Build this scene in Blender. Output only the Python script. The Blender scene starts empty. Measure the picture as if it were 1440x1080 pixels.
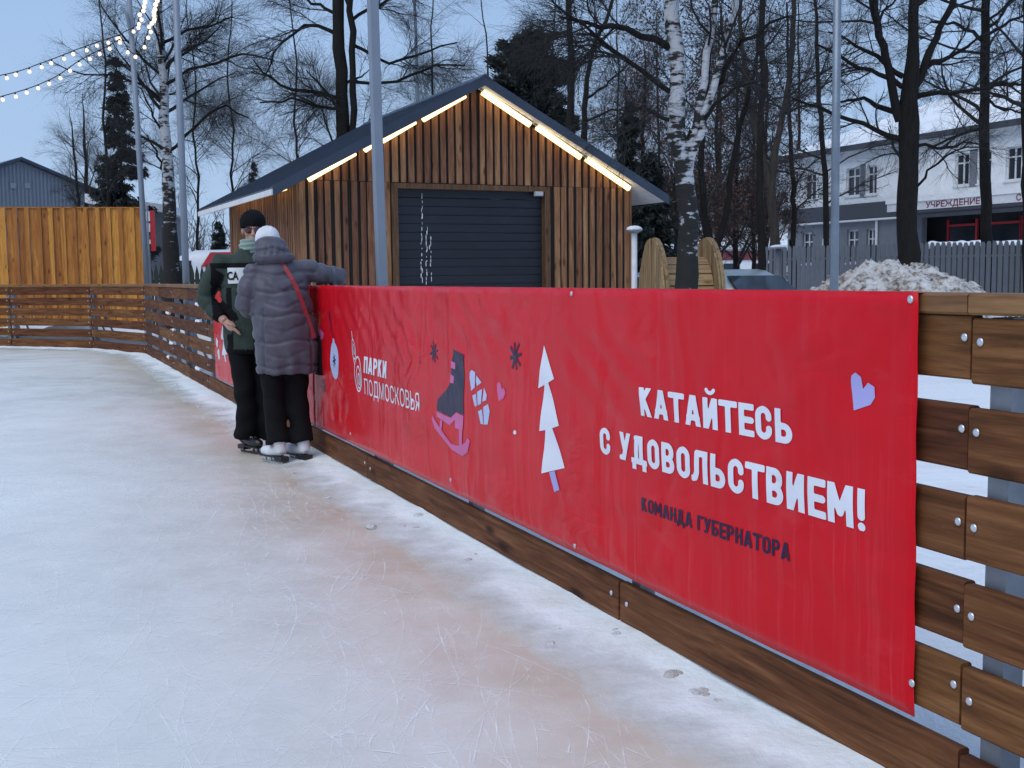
import bpy, bmesh, math, random
import numpy as np
from mathutils import Vector, Matrix, Euler, noise
from mathutils.bvhtree import BVHTree

random.seed(7)
SC = bpy.context.scene
COL = SC.collection
R = math.radians

# ------------------------------------------------------------------ camera, sky, sun, exposure
FPX, CAMZ, HOR, ROLL = 1620.0, 1.30, 390.0, 0.010          # focal length and horizon in photo pixels (1440 wide)
PITCH = math.atan((540.0 - HOR) / FPX)
cam = bpy.data.cameras.new('camera')
cam.sensor_width = 36.0
cam.lens = FPX / 1440.0 * 36.0
cam.clip_start, cam.clip_end = 0.05, 3000.0
camo = bpy.data.objects.new('camera', cam)
COL.objects.link(camo)
camo.matrix_world = Matrix.Translation((0, 0, CAMZ)) @ Matrix.Rotation(R(90) - PITCH, 4, 'X') @ Matrix.Rotation(-ROLL, 4, 'Z')
SC.camera = camo

SUN_EL, SUN_AZ = 52.0, 215.0                                 # degrees; a veiled sun behind the camera
world = bpy.data.worlds.new('World')
SC.world = world
world.use_nodes = True
wn = world.node_tree
wn.nodes.clear()
w_out = wn.nodes.new('ShaderNodeOutputWorld')
w_bg = wn.nodes.new('ShaderNodeBackground')
w_sky = wn.nodes.new('ShaderNodeTexSky')
w_sky.sky_type = 'NISHITA'
w_sky.sun_disc = False
w_sky.sun_elevation = R(SUN_EL)
w_sky.sun_rotation = R(SUN_AZ)
w_sky.air_density, w_sky.dust_density, w_sky.ozone_density = 1.0, 1.0, 2.5
w_mul = wn.nodes.new('ShaderNodeVectorMath'); w_mul.operation = 'SCALE'
w_mul.inputs['Scale'].default_value = 0.008
# the even cloud deck of a dull evening, a little paler towards the horizon
w_tc = wn.nodes.new('ShaderNodeTexCoord')
w_sep = wn.nodes.new('ShaderNodeSeparateXYZ')
w_map = wn.nodes.new('ShaderNodeMapRange')
w_map.inputs['From Min'].default_value = 0.0
w_map.inputs['From Max'].default_value = 0.45
w_mix = wn.nodes.new('ShaderNodeMix'); w_mix.data_type = 'RGBA'
w_mix.inputs['A'].default_value = (0.42, 0.57, 0.80, 1)
w_mix.inputs['B'].default_value = (0.27, 0.445, 0.76, 1)
w_nz = wn.nodes.new('ShaderNodeTexNoise')
w_nz.inputs['Scale'].default_value = 2.2; w_nz.inputs['Detail'].default_value = 5.0
w_nm = wn.nodes.new('ShaderNodeMapRange')
w_nm.inputs['To Min'].default_value = 0.965; w_nm.inputs['To Max'].default_value = 1.035
w_nm.inputs['From Min'].default_value = 0.3; w_nm.inputs['From Max'].default_value = 0.7
w_ms = wn.nodes.new('ShaderNodeVectorMath'); w_ms.operation = 'SCALE'
w_add = wn.nodes.new('ShaderNodeVectorMath'); w_add.operation = 'ADD'
L = wn.links.new
L(w_tc.outputs['Generated'], w_sep.inputs[0]); L(w_sep.outputs['Z'], w_map.inputs['Value'])
L(w_map.outputs['Result'], w_mix.inputs['Factor'])
L(w_tc.outputs['Generated'], w_nz.inputs['Vector']); L(w_nz.outputs['Fac'], w_nm.inputs['Value'])
L(w_mix.outputs['Result'], w_ms.inputs[0]); L(w_nm.outputs['Result'], w_ms.inputs['Scale'])
L(w_sky.outputs[0], w_mul.inputs[0])
L(w_mul.outputs[0], w_add.inputs[0]); L(w_ms.outputs[0], w_add.inputs[1])
L(w_add.outputs[0], w_bg.inputs['Color'])
w_bg.inputs['Strength'].default_value = 1.0
L(w_bg.outputs[0], w_out.inputs['Surface'])

sun = bpy.data.lights.new('sun', 'SUN')
sun.energy, sun.angle, sun.color = 1.75, R(60), (1.0, 0.95, 0.87)
suno = bpy.data.objects.new('sun', sun)
COL.objects.link(suno)
sd = Vector((math.sin(R(SUN_AZ)) * math.cos(R(SUN_EL)), math.cos(R(SUN_AZ)) * math.cos(R(SUN_EL)), math.sin(R(SUN_EL))))
suno.rotation_euler = sd.to_track_quat('Z', 'Y').to_euler()

SC.view_settings.view_transform = 'Standard'
SC.view_settings.look = 'None'
SC.view_settings.gamma = 1.0
SC.view_settings.exposure = 0.0
SC.cycles.max_bounces = 4
SC.cycles.glossy_bounces = 2
SC.cycles.use_adaptive_sampling = True
SC.cycles.adaptive_threshold = 0.02
SC.cycles.transparent_max_bounces = 8

# ------------------------------------------------------------------ helpers: measuring
_f = np.array([0, math.cos(PITCH), -math.sin(PITCH)]); _u = np.array([0, math.sin(PITCH), math.cos(PITCH)]); _r = np.array([1.0, 0, 0])
_r2 = math.cos(ROLL) * _r - math.sin(ROLL) * _u
_u2 = math.sin(ROLL) * _r + math.cos(ROLL) * _u
EYE = np.array([0, 0, CAMZ])
def ray(px, py): return _f + (px - 720) / FPX * _r2 - (py - 540) / FPX * _u2
def W(px, py, Y):                                            # a measured point at distance Y
    d = ray(px, py); return Vector(EYE + d * (Y / d[1]))
def ground(px, py, z=0.0):
    d = ray(px, py); return Vector(EYE + d * ((z - CAMZ) / d[2]))
class Frame:                                                 # a wall plane: x to the right along it, y into it, z up
    def __init__(s, ox, oy, phi):
        s.o = Vector((ox, oy, 0)); s.phi = phi
        s.x = Vector((math.cos(phi), math.sin(phi), 0)); s.y = Vector((-math.sin(phi), math.cos(phi), 0))
    def hit(s, px, py, off=0.0):
        d = ray(px, py); n = np.array(s.y); o = np.array(s.o + s.y * off)
        t = np.dot(o - EYE, n) / np.dot(d, n); p = Vector(EYE + d * t) - s.o
        return p.dot(s.x), p.z
    def w(s, x, y, z=0.0): return s.o + s.x * x + s.y * y + Vector((0, 0, z))

# ------------------------------------------------------------------ helpers: objects
def tag(o, label=None, cat=None, group=None, kind=None):
    if label: o['label'] = label
    if cat: o['category'] = cat
    if group: o['group'] = group
    if kind: o['kind'] = kind
    return o
def empty(name, loc=(0, 0, 0), rz=0.0, parent=None):
    o = bpy.data.objects.new(name, None); COL.objects.link(o)
    o.location = loc; o.rotation_euler = (0, 0, rz); o.empty_display_size = 0.2
    if parent: o.parent = parent
    return o
def link(name, me, parent=None, loc=None, rot=None):
    o = bpy.data.objects.new(name, me); COL.objects.link(o)
    if parent: o.parent = parent
    if loc is not None: o.location = loc
    if rot is not None: o.rotation_euler = rot
    return o
def copy_tree(o, parent=None):
    c = o.copy(); COL.objects.link(c); c.parent = parent
    for ch in list(o.children): copy_tree(ch, c)
    return c

class MB:
    def __init__(s): s.v = []; s.f = []; s.m = []
    def add(s, vs, fs, m=0):
        b = len(s.v); s.v += [tuple(v) for v in vs]
        s.f += [tuple(b + i for i in f) for f in fs]; s.m += [m] * len(fs); return s
    def box(s, x0, x1, y0, y1, z0, z1, m=0, M=None):
        vs = [Vector(p) for p in ((x0,y0,z0),(x1,y0,z0),(x1,y1,z0),(x0,y1,z0),(x0,y0,z1),(x1,y0,z1),(x1,y1,z1),(x0,y1,z1))]
        if M: vs = [M @ v for v in vs]
        return s.add(vs, [(0,3,2,1),(4,5,6,7),(0,1,5,4),(1,2,6,5),(2,3,7,6),(3,0,4,7)], m)
    def cbox(s, x0, x1, y0, y1, z0, z1, b=0.004, m=0):         # box with chamfered long edges (12-gon section along the longest axis)
        d = (x1-x0, y1-y0, z1-z0); ax = d.index(max(d))
        lo = [x0,y0,z0]; hi = [x1,y1,z1]; a, c = [(1,2),(2,0),(0,1)][ax]
        sec = [(lo[a]+b,lo[c]),(hi[a]-b,lo[c]),(hi[a],lo[c]+b),(hi[a],hi[c]-b),(hi[a]-b,hi[c]),(lo[a]+b,hi[c]),(lo[a],hi[c]-b),(lo[a],lo[c]+b)]
        vs = []
        for e in (lo[ax], hi[ax]):
            for (p, q) in sec:
                v = [0,0,0]; v[ax] = e; v[a] = p; v[c] = q; vs.append(tuple(v))
        fs = [tuple(range(7,-1,-1)), tuple(range(8,16))] + [(i,(i+1)%8,8+(i+1)%8,8+i) for i in range(8)]
        return s.add(vs, fs, m)
    def prism(s, poly, axis_vec, m=0):                         # poly: list of 3-D points, extruded by axis_vec
        n = len(poly); a = Vector(axis_vec)
        vs = [Vector(p) for p in poly] + [Vector(p) + a for p in poly]
        return s.add(vs, [tuple(range(n-1,-1,-1)), tuple(range(n,2*n))] + [(i,(i+1)%n,n+(i+1)%n,n+i) for i in range(n)], m)
    def tube(s, pts, rad, sides=8, m=0, cap=True, flat=None):
        pts = [Vector(p) for p in pts]; n = len(pts)
        if not hasattr(rad, '__len__'): rad = [rad] * n
        vs = []; ref = None
        for i, p in enumerate(pts):
            t = (pts[min(i+1,n-1)] - pts[max(i-1,0)]).normalized()
            if ref is None:
                ref = Vector((0,0,1)) if abs(t.z) < 0.9 else Vector((1,0,0))
                if flat: ref = Vector(flat[0])
            a = (ref - t * ref.dot(t)).normalized(); b = t.cross(a); ref = a
            ka = flat[1] if flat else 1.0
            for k in range(sides):
                th = 2 * math.pi * k / sides
                vs.append(p + (a * (math.cos(th) * ka) + b * math.sin(th)) * rad[i])
        fs = [(i*sides+k, i*sides+(k+1)%sides, (i+1)*sides+(k+1)%sides, (i+1)*sides+k) for i in range(n-1) for k in range(sides)]
        if cap: fs += [tuple(range(sides-1,-1,-1)), tuple(range((n-1)*sides, n*sides))]
        return s.add(vs, fs, m)
    def loft(s, rings, sides=16, m=0, power=2.0):              # rings: (cx, cy, z, rx, ry)
        vs = []
        for (cx, cy, z, rx, ry) in rings:
            for k in range(sides):
                th = 2 * math.pi * k / sides; c, q = math.cos(th), math.sin(th); e = 2.0 / power
                vs.append((cx + rx * math.copysign(abs(c)**e, c), cy + ry * math.copysign(abs(q)**e, q), z))
        n = len(rings)
        fs = [(i*sides+k, i*sides+(k+1)%sides, (i+1)*sides+(k+1)%sides, (i+1)*sides+k) for i in range(n-1) for k in range(sides)]
        fs += [tuple(range(sides-1,-1,-1)), tuple(range((n-1)*sides, n*sides))]
        return s.add(vs, fs, m)
    def ell(s, c, r, M=None, seg=14, rings=9, m=0):
        c = Vector(c); vs = []; 
        for i in range(1, rings):
            ph = math.pi * i / rings
            for k in range(seg):
                th = 2*math.pi*k/seg
                v = Vector((r[0]*math.sin(ph)*math.cos(th), r[1]*math.sin(ph)*math.sin(th), r[2]*math.cos(ph)))
                vs.append(v)
        vs += [Vector((0,0,r[2])), Vector((0,0,-r[2]))]
        if M: vs = [M @ v for v in vs]
        vs = [c + v for v in vs]; n = rings - 1
        fs = [(i*seg+k, (i+1)*seg+k, (i+1)*seg+(k+1)%seg, i*seg+(k+1)%seg) for i in range(n-1) for k in range(seg)]
        fs += [(n*seg, k, (k+1)%seg) for k in range(seg)] + [(n*seg+1, (n-1)*seg+(k+1)%seg, (n-1)*seg+k) for k in range(seg)]
        return s.add(vs, fs, m)
    def mesh(s, name, mats, smooth=False):
        me = bpy.data.meshes.new(name); me.from_pydata(s.v, [], s.f)
        for mt in (mats if isinstance(mats, (list, tuple)) else [mats]): me.materials.append(mt)
        if any(s.m): me.polygons.foreach_set('material_index', s.m)
        if smooth: me.polygons.foreach_set('use_smooth', [True] * len(me.polygons))
        me.update(); return me
    def build(s, name, mats, parent=None, smooth=False, loc=None, rot=None):
        return link(name, s.mesh(name, mats, smooth), parent, loc, rot)

def fix_normals(me):
    bm = bmesh.new(); bm.from_mesh(me); bmesh.ops.recalc_face_normals(bm, faces=bm.faces); bm.to_mesh(me); bm.free(); return me
def np_mesh(name, V, F, mat, smooth=True):                    # V (n,3), F (m,k)
    me = bpy.data.meshes.new(name); V = np.asarray(V, dtype=np.float32); F = np.asarray(F, dtype=np.int32); k = F.shape[1]
    me.vertices.add(len(V)); me.vertices.foreach_set('co', V.ravel())
    me.loops.add(F.size); me.loops.foreach_set('vertex_index', F.ravel())
    me.polygons.add(len(F)); me.polygons.foreach_set('loop_start', np.arange(0, F.size, k, dtype=np.int32))
    me.polygons.foreach_set('loop_total', np.full(len(F), k, dtype=np.int32))
    if smooth: me.polygons.foreach_set('use_smooth', np.ones(len(F), dtype=bool))
    me.materials.append(mat); me.update(calc_edges=True); me.validate(); return me
def remesh(parts_mb, voxel, name, mats, iters=3, fac=0.5):    # several closed shapes -> one continuous skin
    me = parts_mb.mesh('tmp', [])
    fix_normals(me)
    o = link('tmp', me)
    r = o.modifiers.new('r', 'REMESH'); r.mode = 'VOXEL'; r.voxel_size = voxel
    if iters:
        sm = o.modifiers.new('s', 'SMOOTH'); sm.iterations = iters; sm.factor = fac
    dg = bpy.context.evaluated_depsgraph_get()
    out = bpy.data.meshes.new_from_object(o.evaluated_get(dg)); out.name = name
    bpy.data.objects.remove(o); bpy.data.meshes.remove(me)
    out.materials.clear()
    for mt in (mats if isinstance(mats, (list, tuple)) else [mats]): out.materials.append(mt)
    out.polygons.foreach_set('use_smooth', [True] * len(out.polygons)); return out

# ------------------------------------------------------------------ helpers: materials
class NT:
    def __init__(s, name):
        s.m = bpy.data.materials.new(name); s.m.use_nodes = True; s.nt = s.m.node_tree
        s.b = s.nt.nodes['Principled BSDF']; s.out = s.nt.nodes['Material Output']
    def n(s, t, props=None, **inp):
        nd = s.nt.nodes.new('ShaderNode' + t)
        for k, v in (props or {}).items(): setattr(nd, k, v)
        for k, v in inp.items(): s.set(nd, k.replace('_', ' '), v)
        return nd
    def set(s, nd, key, v):
        i = nd.inputs[int(key[1:])] if key[0] == '#' else nd.inputs[key]
        if hasattr(v, 'is_output') or isinstance(v, bpy.types.NodeSocket): s.nt.links.new(v, i)
        else: i.default_value = v
    def ramp(s, fac, stops, interp='LINEAR'):
        nd = s.nt.nodes.new('ShaderNodeValToRGB'); cr = nd.color_ramp; cr.interpolation = interp
        while len(cr.elements) < len(stops): cr.elements.new(0.5)
        for e, (p, c) in zip(cr.elements, stops): e.position = p; e.color = (c if hasattr(c, '__len__') else (c, c, c)) [:3] + (1,) if hasattr(c, '__len__') else (c, c, c, 1)
        s.nt.links.new(fac, nd.inputs[0]); return nd.outputs[0]
    def mix(s, fac, a, b, bt='MIX'):
        nd = s.nt.nodes.new('ShaderNodeMix'); nd.data_type = 'RGBA'; nd.blend_type = bt
        for k, v in (('Factor', fac), ('A', a), ('B', b)):
            i = [q for q in nd.inputs if q.name == k and (q.type == 'RGBA' or k == 'Factor' and q.type == 'VALUE')][0]
            if isinstance(v, bpy.types.NodeSocket): s.nt.links.new(v, i)
            else: i.default_value = (tuple(v) + (1,))[:4] if hasattr(v, '__len__') else v
        return [q for q in nd.outputs if q.type == 'RGBA'][0]
    def math(s, op, a, b=0.0, c=0.0, clamp=False):
        nd = s.nt.nodes.new('ShaderNodeMath'); nd.operation = op; nd.use_clamp = clamp
        for i, v in enumerate((a, b, c)):
            if isinstance(v, bpy.types.NodeSocket): s.nt.links.new(v, nd.inputs[i])
            else: nd.inputs[i].default_value = v
        return nd.outputs[0]
    def coords(s, scale=(1, 1, 1), kind='Object', rnd=False):
        tc = s.n('TexCoord'); o = tc.outputs[kind]
        mp = s.n('Mapping'); s.nt.links.new(o, mp.inputs['Vector']); mp.inputs['Scale'].default_value = scale; o = mp.outputs[0]
        if rnd:
            oi = s.n('ObjectInfo'); sc = s.n('VectorMath', {'operation': 'SCALE'}); cmb = s.n('CombineXYZ')
            for k, mul in enumerate((37.0, 91.0, 53.0)): s.nt.links.new(s.math('MULTIPLY', oi.outputs['Random'], mul), cmb.inputs[k])
            ad = s.n('VectorMath', {'operation': 'ADD'}); s.nt.links.new(o, ad.inputs[0]); s.nt.links.new(cmb.outputs[0], ad.inputs[1]); o = ad.outputs[0]
        return o
    def noise(s, vec, scale=5.0, detail=4.0, rough=0.55, out='Fac', dist=0.0):
        nd = s.n('TexNoise', Scale=scale, Detail=detail, Roughness=rough, Distortion=dist); s.nt.links.new(vec, nd.inputs['Vector']); return nd.outputs[out]
    def bump(s, h, strength=0.3, dist=0.01, normal=None):
        nd = s.n('Bump', Strength=strength, Distance=dist); s.nt.links.new(h, nd.inputs['Height'])
        if normal: s.nt.links.new(normal, nd.inputs['Normal'])
        s.nt.links.new(nd.outputs[0], s.b.inputs['Normal']); return nd.outputs[0]
    def base(s, c, rough=0.5, metal=0.0, spec=None):
        s.set(s.b, 'Base Color', c if isinstance(c, bpy.types.NodeSocket) else (tuple(c) + (1,))[:4])
        s.set(s.b, 'Roughness', rough); s.set(s.b, 'Metallic', metal)
        if spec is not None: s.set(s.b, 'Specular IOR Level', spec)
        return s.m

def plain(name, c, rough=0.6, metal=0.0, var=0.12, scale=9.0, bump=0.0, spec=None, rnd=True):
    t = NT(name); v = t.coords((1, 1, 1), rnd=rnd); f = t.noise(v, scale, 5)
    col = t.ramp(f, [(0.25, tuple(x * (1 - var) for x in c)), (0.75, tuple(min(1, x * (1 + var)) for x in c))])
    if bump: t.bump(t.noise(v, scale * 6, 4), bump, 0.004)
    return t.base(col, rough, metal, spec)

def wood(name, dark, mid, light, axis='x', rough=0.6, grain=1.0, valvar=0.35, knots=True, bump=0.25, spec=0.3, edge=None):
    t = NT(name)
    sc = {'x': (1.1, 16, 16), 'z': (16, 16, 1.1)}[axis]
    v = t.coords(tuple(q * grain for q in sc), rnd=True)
    f1 = t.noise(v, 1.6, 7, 0.62, dist=0.7)
    f2 = t.noise(v, 6.0, 4, 0.6)
    col = t.ramp(f1, [(0.28, dark), (0.5, mid), (0.74, light)])
    col = t.mix(0.55, col, t.ramp(f2, [(0.3, (0.45, 0.45, 0.45)), (0.7, (1.15, 1.12, 1.1))]), 'MULTIPLY')
    if knots:
        kv = t.coords({'x': (2.1, 6, 6), 'z': (6, 6, 2.1)}[axis], rnd=True)
        vo = t.n('TexVoronoi', Scale=1.1, Randomness=1.0); t.nt.links.new(kv, vo.inputs['Vector'])
        kf = t.ramp(vo.outputs['Distance'], [(0.07, 1.0), (0.20, 0.0)])
        col = t.mix(t.math('MULTIPLY', kf, 0.8), col, tuple(q * 0.35 for q in dark))
    ck = t.noise(t.coords({'x': (0.55, 34, 34), 'z': (34, 34, 0.55)}[axis], rnd=True), 1.4, 5, 0.6, dist=0.5)   # drying cracks along the grain
    col = t.mix(t.math('MULTIPLY', t.ramp(ck, [(0.60, 0.0), (0.70, 1.0)]), 0.45), col, tuple(q * 0.4 for q in dark))
    pv = t.coords((0.9, 0.9, 0.9), rnd=True)                     # weathered patches
    pf = t.ramp(t.noise(pv, 2.3, 5, 0.6), [(0.42, 0.0), (0.7, 1.0)])
    col = t.mix(t.math('MULTIPLY', pf, 0.35), col, tuple(q * 0.6 for q in mid))
    oi = t.n('ObjectInfo')
    hs = t.n('HueSaturation'); t.nt.links.new(col, hs.inputs['Color'])
    t.set(hs, 'Value', t.math('MULTIPLY_ADD', oi.outputs['Random'], valvar * 2, 1 - valvar))
    t.set(hs, 'Hue', t.math('MULTIPLY_ADD', oi.outputs['Random'], 0.018, 0.491))
    t.bump(f1, bump, 0.004)
    return t.base(hs.outputs[0], rough, 0.0, spec)

# ------------------------------------------------------------------ the rink barrier's line
TH = R(23.0)
FD = Vector((-math.sin(TH), math.cos(TH), 0))                # along the barrier, away from the camera
FN = Vector((-math.cos(TH), -math.sin(TH), 0))               # towards the ice
_fr = Frame(0.931, 2.8335, TH - math.pi / 2)
_x0 = _fr.hit(1362, 700)[0]
F = Frame(*(_fr.w(_x0, 0).xy), TH - math.pi / 2)             # origin: the board joint near the right edge; local x = -u
U_END = 18.9
RC = [F.w(2.9, 0), F.w(-U_END, 0), Vector((-7.98, 21.9, 0)), Vector((-9.9, 22.8, 0)), Vector((-12.3, 23.2, 0)), Vector((-15.5, 22.6, 0))]
BAY = 1.663

# ------------------------------------------------------------------ materials of the setting
def snow_mat(name='snow', c=(0.80, 0.82, 0.85), dirt=0.25, dirtc=(0.42, 0.36, 0.28), sc=1.0, bs=0.7):
    t = NT(name); v = t.coords()
    f = t.noise(v, 0.9 * sc, 6, 0.6); g = t.noise(v, 14 * sc, 5, 0.6)
    col = t.mix(t.math('MULTIPLY', t.ramp(f, [(0.5, 0.0), (0.72, 1.0)]), dirt), c, dirtc)
    col = t.mix(t.math('MULTIPLY', t.ramp(g, [(0.35, 1.0), (0.6, 0.0)]), 0.12), col, (0.55, 0.58, 0.63))
    h = t.math('ADD', t.noise(v, 5 * sc, 6, 0.65), t.math('MULTIPLY', g, 0.35))
    t.bump(h, bs, 0.05)
    return t.base(col, 0.75, 0.0, 0.25)
M_SNOW = snow_mat()
M_EDGE_SNOW = snow_mat('edge_snow', (0.80, 0.86, 0.89), 0.40, (0.52, 0.44, 0.30), 1.6, 0.3)
t = NT.__new__(NT); t.m = M_EDGE_SNOW; t.nt = t.m.node_tree; t.b = t.nt.nodes['Principled BSDF']   # thin, ragged outer edge
pos = t.n('NewGeometry').outputs['Position']; zz = t.n('SeparateXYZ'); t.nt.links.new(pos, zz.inputs[0])
t.set(t.b, 'Alpha', t.ramp(t.math('MULTIPLY_ADD', t.math('SUBTRACT', t.noise(pos, 4, 5, .6), .5), .03, zz.outputs['Z']), [(.000, 0.0), (.030, 1.0)]))

t = NT('ice')
pos = t.n('NewGeometry').outputs['Position']
dt = t.n('VectorMath', {'operation': 'DOT_PRODUCT'}); t.nt.links.new(pos, dt.inputs[0]); dt.inputs[1].default_value = FN
dist = t.math('SUBTRACT', dt.outputs['Value'], FN.dot(F.o))
wob = t.noise(pos, 0.55, 5, 0.6)
dist2 = t.math('MULTIPLY_ADD', t.math('SUBTRACT', wob, 0.5), 1.5, dist)
fine = t.noise(pos, 3.0, 8, 0.68)
big = t.noise(pos, 0.35, 4, 0.5)
milky = t.ramp(t.math('ADD', t.math('MULTIPLY', big, 0.7), t.math('MULTIPLY', fine, 0.4)), [(0.40, (0.66, 0.68, 0.655)), (0.55, (0.755, 0.775, 0.745)), (0.70, (0.82, 0.84, 0.815))])
stain = t.ramp(t.n('MapRange', Value=dist2, From_Min=0.0, From_Max=3.0).outputs['Result'], [(0.05, 0.70), (0.18, 0.85), (0.34, 0.48), (0.62, 0.18), (0.90, 0.0)])
sy = t.n('SeparateXYZ'); t.nt.links.new(pos, sy.inputs[0])
farst = t.ramp(t.n('MapRange', Value=t.math('MULTIPLY_ADD', t.math('SUBTRACT', wob, 0.5), 3.0, sy.outputs['Y']), From_Min=17.0, From_Max=23.0).outputs['Result'], [(0.2, 0.0), (0.65, 0.55), (0.95, 0.4)])
stf = t.math('MAXIMUM', stain, farst)
stf = t.math('MULTIPLY', stf, t.ramp(t.noise(pos, 1.3, 7, 0.65), [(0.28, 0.45), (0.60, 1.0)]))
col = t.mix(stf, milky, t.ramp(dist, [(0.35, (0.46, 0.40, 0.285)), (0.85, (0.59, 0.525, 0.445))]))
col = t.mix(t.math('MULTIPLY', t.ramp(t.noise(pos, 0.22, 3), [(0.48, 0.0), (0.75, 1.0)]), 0.30), col, (0.66, 0.62, 0.53))
mp = t.n('Mapping'); t.nt.links.new(pos, mp.inputs['Vector']); mp.inputs['Rotation'].default_value = (0, 0, 0.6); mp.inputs['Scale'].default_value = (26, 1.6, 1)
mp2 = t.n('Mapping'); t.nt.links.new(pos, mp2.inputs['Vector']); mp2.inputs['Rotation'].default_value = (0, 0, -0.35); mp2.inputs['Scale'].default_value = (30, 1.3, 1)
s1 = t.ramp(t.noise(mp.outputs[0], 1.5, 6, 0.6, dist=0.8), [(0.60, 0.0), (0.78, 1.0)])
s2 = t.ramp(t.noise(mp2.outputs[0], 1.5, 6, 0.6, dist=0.8), [(0.60, 0.0), (0.78, 1.0)])
scr = t.math('MAXIMUM', s1, s2)
col = t.mix(t.math('MULTIPLY', scr, 0.28), col, (0.80, 0.83, 0.86))
pale = t.ramp(t.noise(pos, 16.0, 6, 0.7), [(0.50, 0.0), (0.75, 1.0)])
col = t.mix(t.math('MULTIPLY', pale, 0.22), col, (0.82, 0.85, 0.88))
t.bump(t.math('ADD', t.math('MULTIPLY', scr, 0.5), fine), 0.25, 0.006)
M_ICE = t.base(col, t.ramp(t.math('ADD', t.math('MULTIPLY', fine, 0.6), t.math('MULTIPLY', big, 0.5)), [(0.4, 0.26), (0.68, 0.52)]), 0.0, 0.5)

t = NT('skate_scratch')
a = t.ramp(t.noise(t.n('NewGeometry').outputs['Position'], 9.0, 4), [(0.36, 0.05), (0.66, 0.95)])
t.base((0.90, 0.92, 0.93), 0.7, 0, 0.2); t.set(t.b, 'Alpha', a); M_SCR = t.m

M_BOARD = wood('barrier_wood', (0.050, 0.018, 0.0075), (0.150, 0.058, 0.023), (0.270, 0.120, 0.052), 'x', 0.72, 1.0, 0.26, True, 0.5, 0.15)
M_CAP = wood('cap_wood', (0.13, 0.06, 0.022), (0.25, 0.125, 0.048), (0.36, 0.20, 0.085), 'x', 0.6, 1.0, .15)
M_GOLD = wood('gold_plank_wood', (0.32, 0.105, 0.018), (0.55, 0.215, 0.04), (0.70, 0.335, 0.08), 'z', 0.6, 0.8, 0.34, True, 0.25)
M_HUT = wood('hut_plank_wood', (0.125, 0.056, 0.029), (0.300, 0.145, 0.078), (0.45, 0.245, 0.140), 'z', 0.7, 0.8, 0.34, True, 0.4, 0.15)
M_GALV = plain('galvanised_steel', (0.24, 0.255, 0.285), 0.5, 0.5, 0.18, 14, 0.1)
M_POLE = plain('painted_pole', (0.20, 0.23, 0.28), 0.5, 0.15, 0.07, 6)
M_BOLT = plain('bolt_zinc', (0.62, 0.64, 0.68), 0.3, 0.8, 0.05)
M_DARK = plain('dark_gap', (0.016, 0.014, 0.013), 0.9)

# ------------------------------------------------------------------ ground and ice
S = 900.0
gm = MB(); gm.add([(-S, -S, -0.03), (S, -S, -0.03), (S, S, -0.03), (-S, S, -0.03)], [(0, 1, 2, 3)])
tag(gm.build('snowy_ground', M_SNOW), 'trodden snow covering the ground around the rink', kind='structure')
im = MB()
poly = [F.w(9.0, 0.25)] + [p + Vector((0.1, 0.1, 0)) for p in RC[1:]] + [Vector((-24, 18, 0)), Vector((-30, 4, 0)), Vector((-22, -9, 0)), Vector((0, -9, 0))]
bm = bmesh.new()
bm.faces.new([bm.verts.new((p.x, p.y, 0.0)) for p in poly]); bmesh.ops.triangulate(bm, faces=bm.faces); bmesh.ops.recalc_face_normals(bm, faces=bm.faces)
me = bpy.data.meshes.new('ice'); bm.to_mesh(me); bm.free(); me.materials.append(M_ICE)
if me.polygons[0].normal.z < 0: me.flip_normals()
tag(link('ice', me), 'scratched milky ice of the skating rink', kind='structure')

def path_frames(pts, step):
    out = []; pts = [Vector(p) for p in pts]; acc = 0.0
    for a, b in zip(pts[:-1], pts[1:]):
        n = max(1, int((b - a).length / step)); d = (b - a).normalized()
        for k in range(n): out.append((a.lerp(b, k / n), d, acc + (b - a).length * k / n))
        acc += (b - a).length
    out.append((pts[-1], (pts[-1] - pts[-2]).normalized(), acc))
    sm = []
    for i, (p, d, s) in enumerate(out):                      # round the corners' normals a little
        dd = sum((out[max(0, min(len(out) - 1, i + k))][1] for k in range(-4, 5)), Vector()).normalized(); sm.append((p, dd, s))
    return sm
def strip(name, mat, prof, step, label, kind='structure'):  # prof(s, j) -> (distance from line towards the ice, height)
    fr = path_frames(RC, step); V = []; m = None
    for (p, d, s) in fr:
        nrm = Vector((-d.y, d.x, 0)); row = prof(s, p); m = len(row)
        for (o, z) in row: q = p + nrm * o; V.append((q.x, q.y, z))
    n = len(fr); Fa = [(i*m+j, (i+1)*m+j, (i+1)*m+j+1, i*m+j+1) for i in range(n-1) for j in range(m-1)]
    me = np_mesh(name, V, Fa, mat)
    if me.polygons[len(me.polygons)//2].normal.z < 0: me.flip_normals()
    return tag(link(name, me), label, kind=kind)
def edge_prof(s, p):
    w = 0.40 + 0.08 * noise.noise((s * 0.9, 3.1, 0)) + 0.05 * noise.noise((s * 3.7, 9, 0)); row = []
    for j in range(13):
        q = j / 12.0; o = -0.12 + (w + 0.12) * q
        h = 0.062 * (1 - q) ** 0.8 * (0.85 + 0.35 * noise.noise((s * 1.7, o * 4, 1))) + 0.007 * noise.noise((s * 9, o * 11, 5)) * (1 - q)
        row.append((o, max(h, 0.003) if j < 12 else -0.004))
    return row
strip('snow_edge', M_EDGE_SNOW, edge_prof, 0.05, 'strip of packed snow along the foot of the rink barrier')
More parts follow.
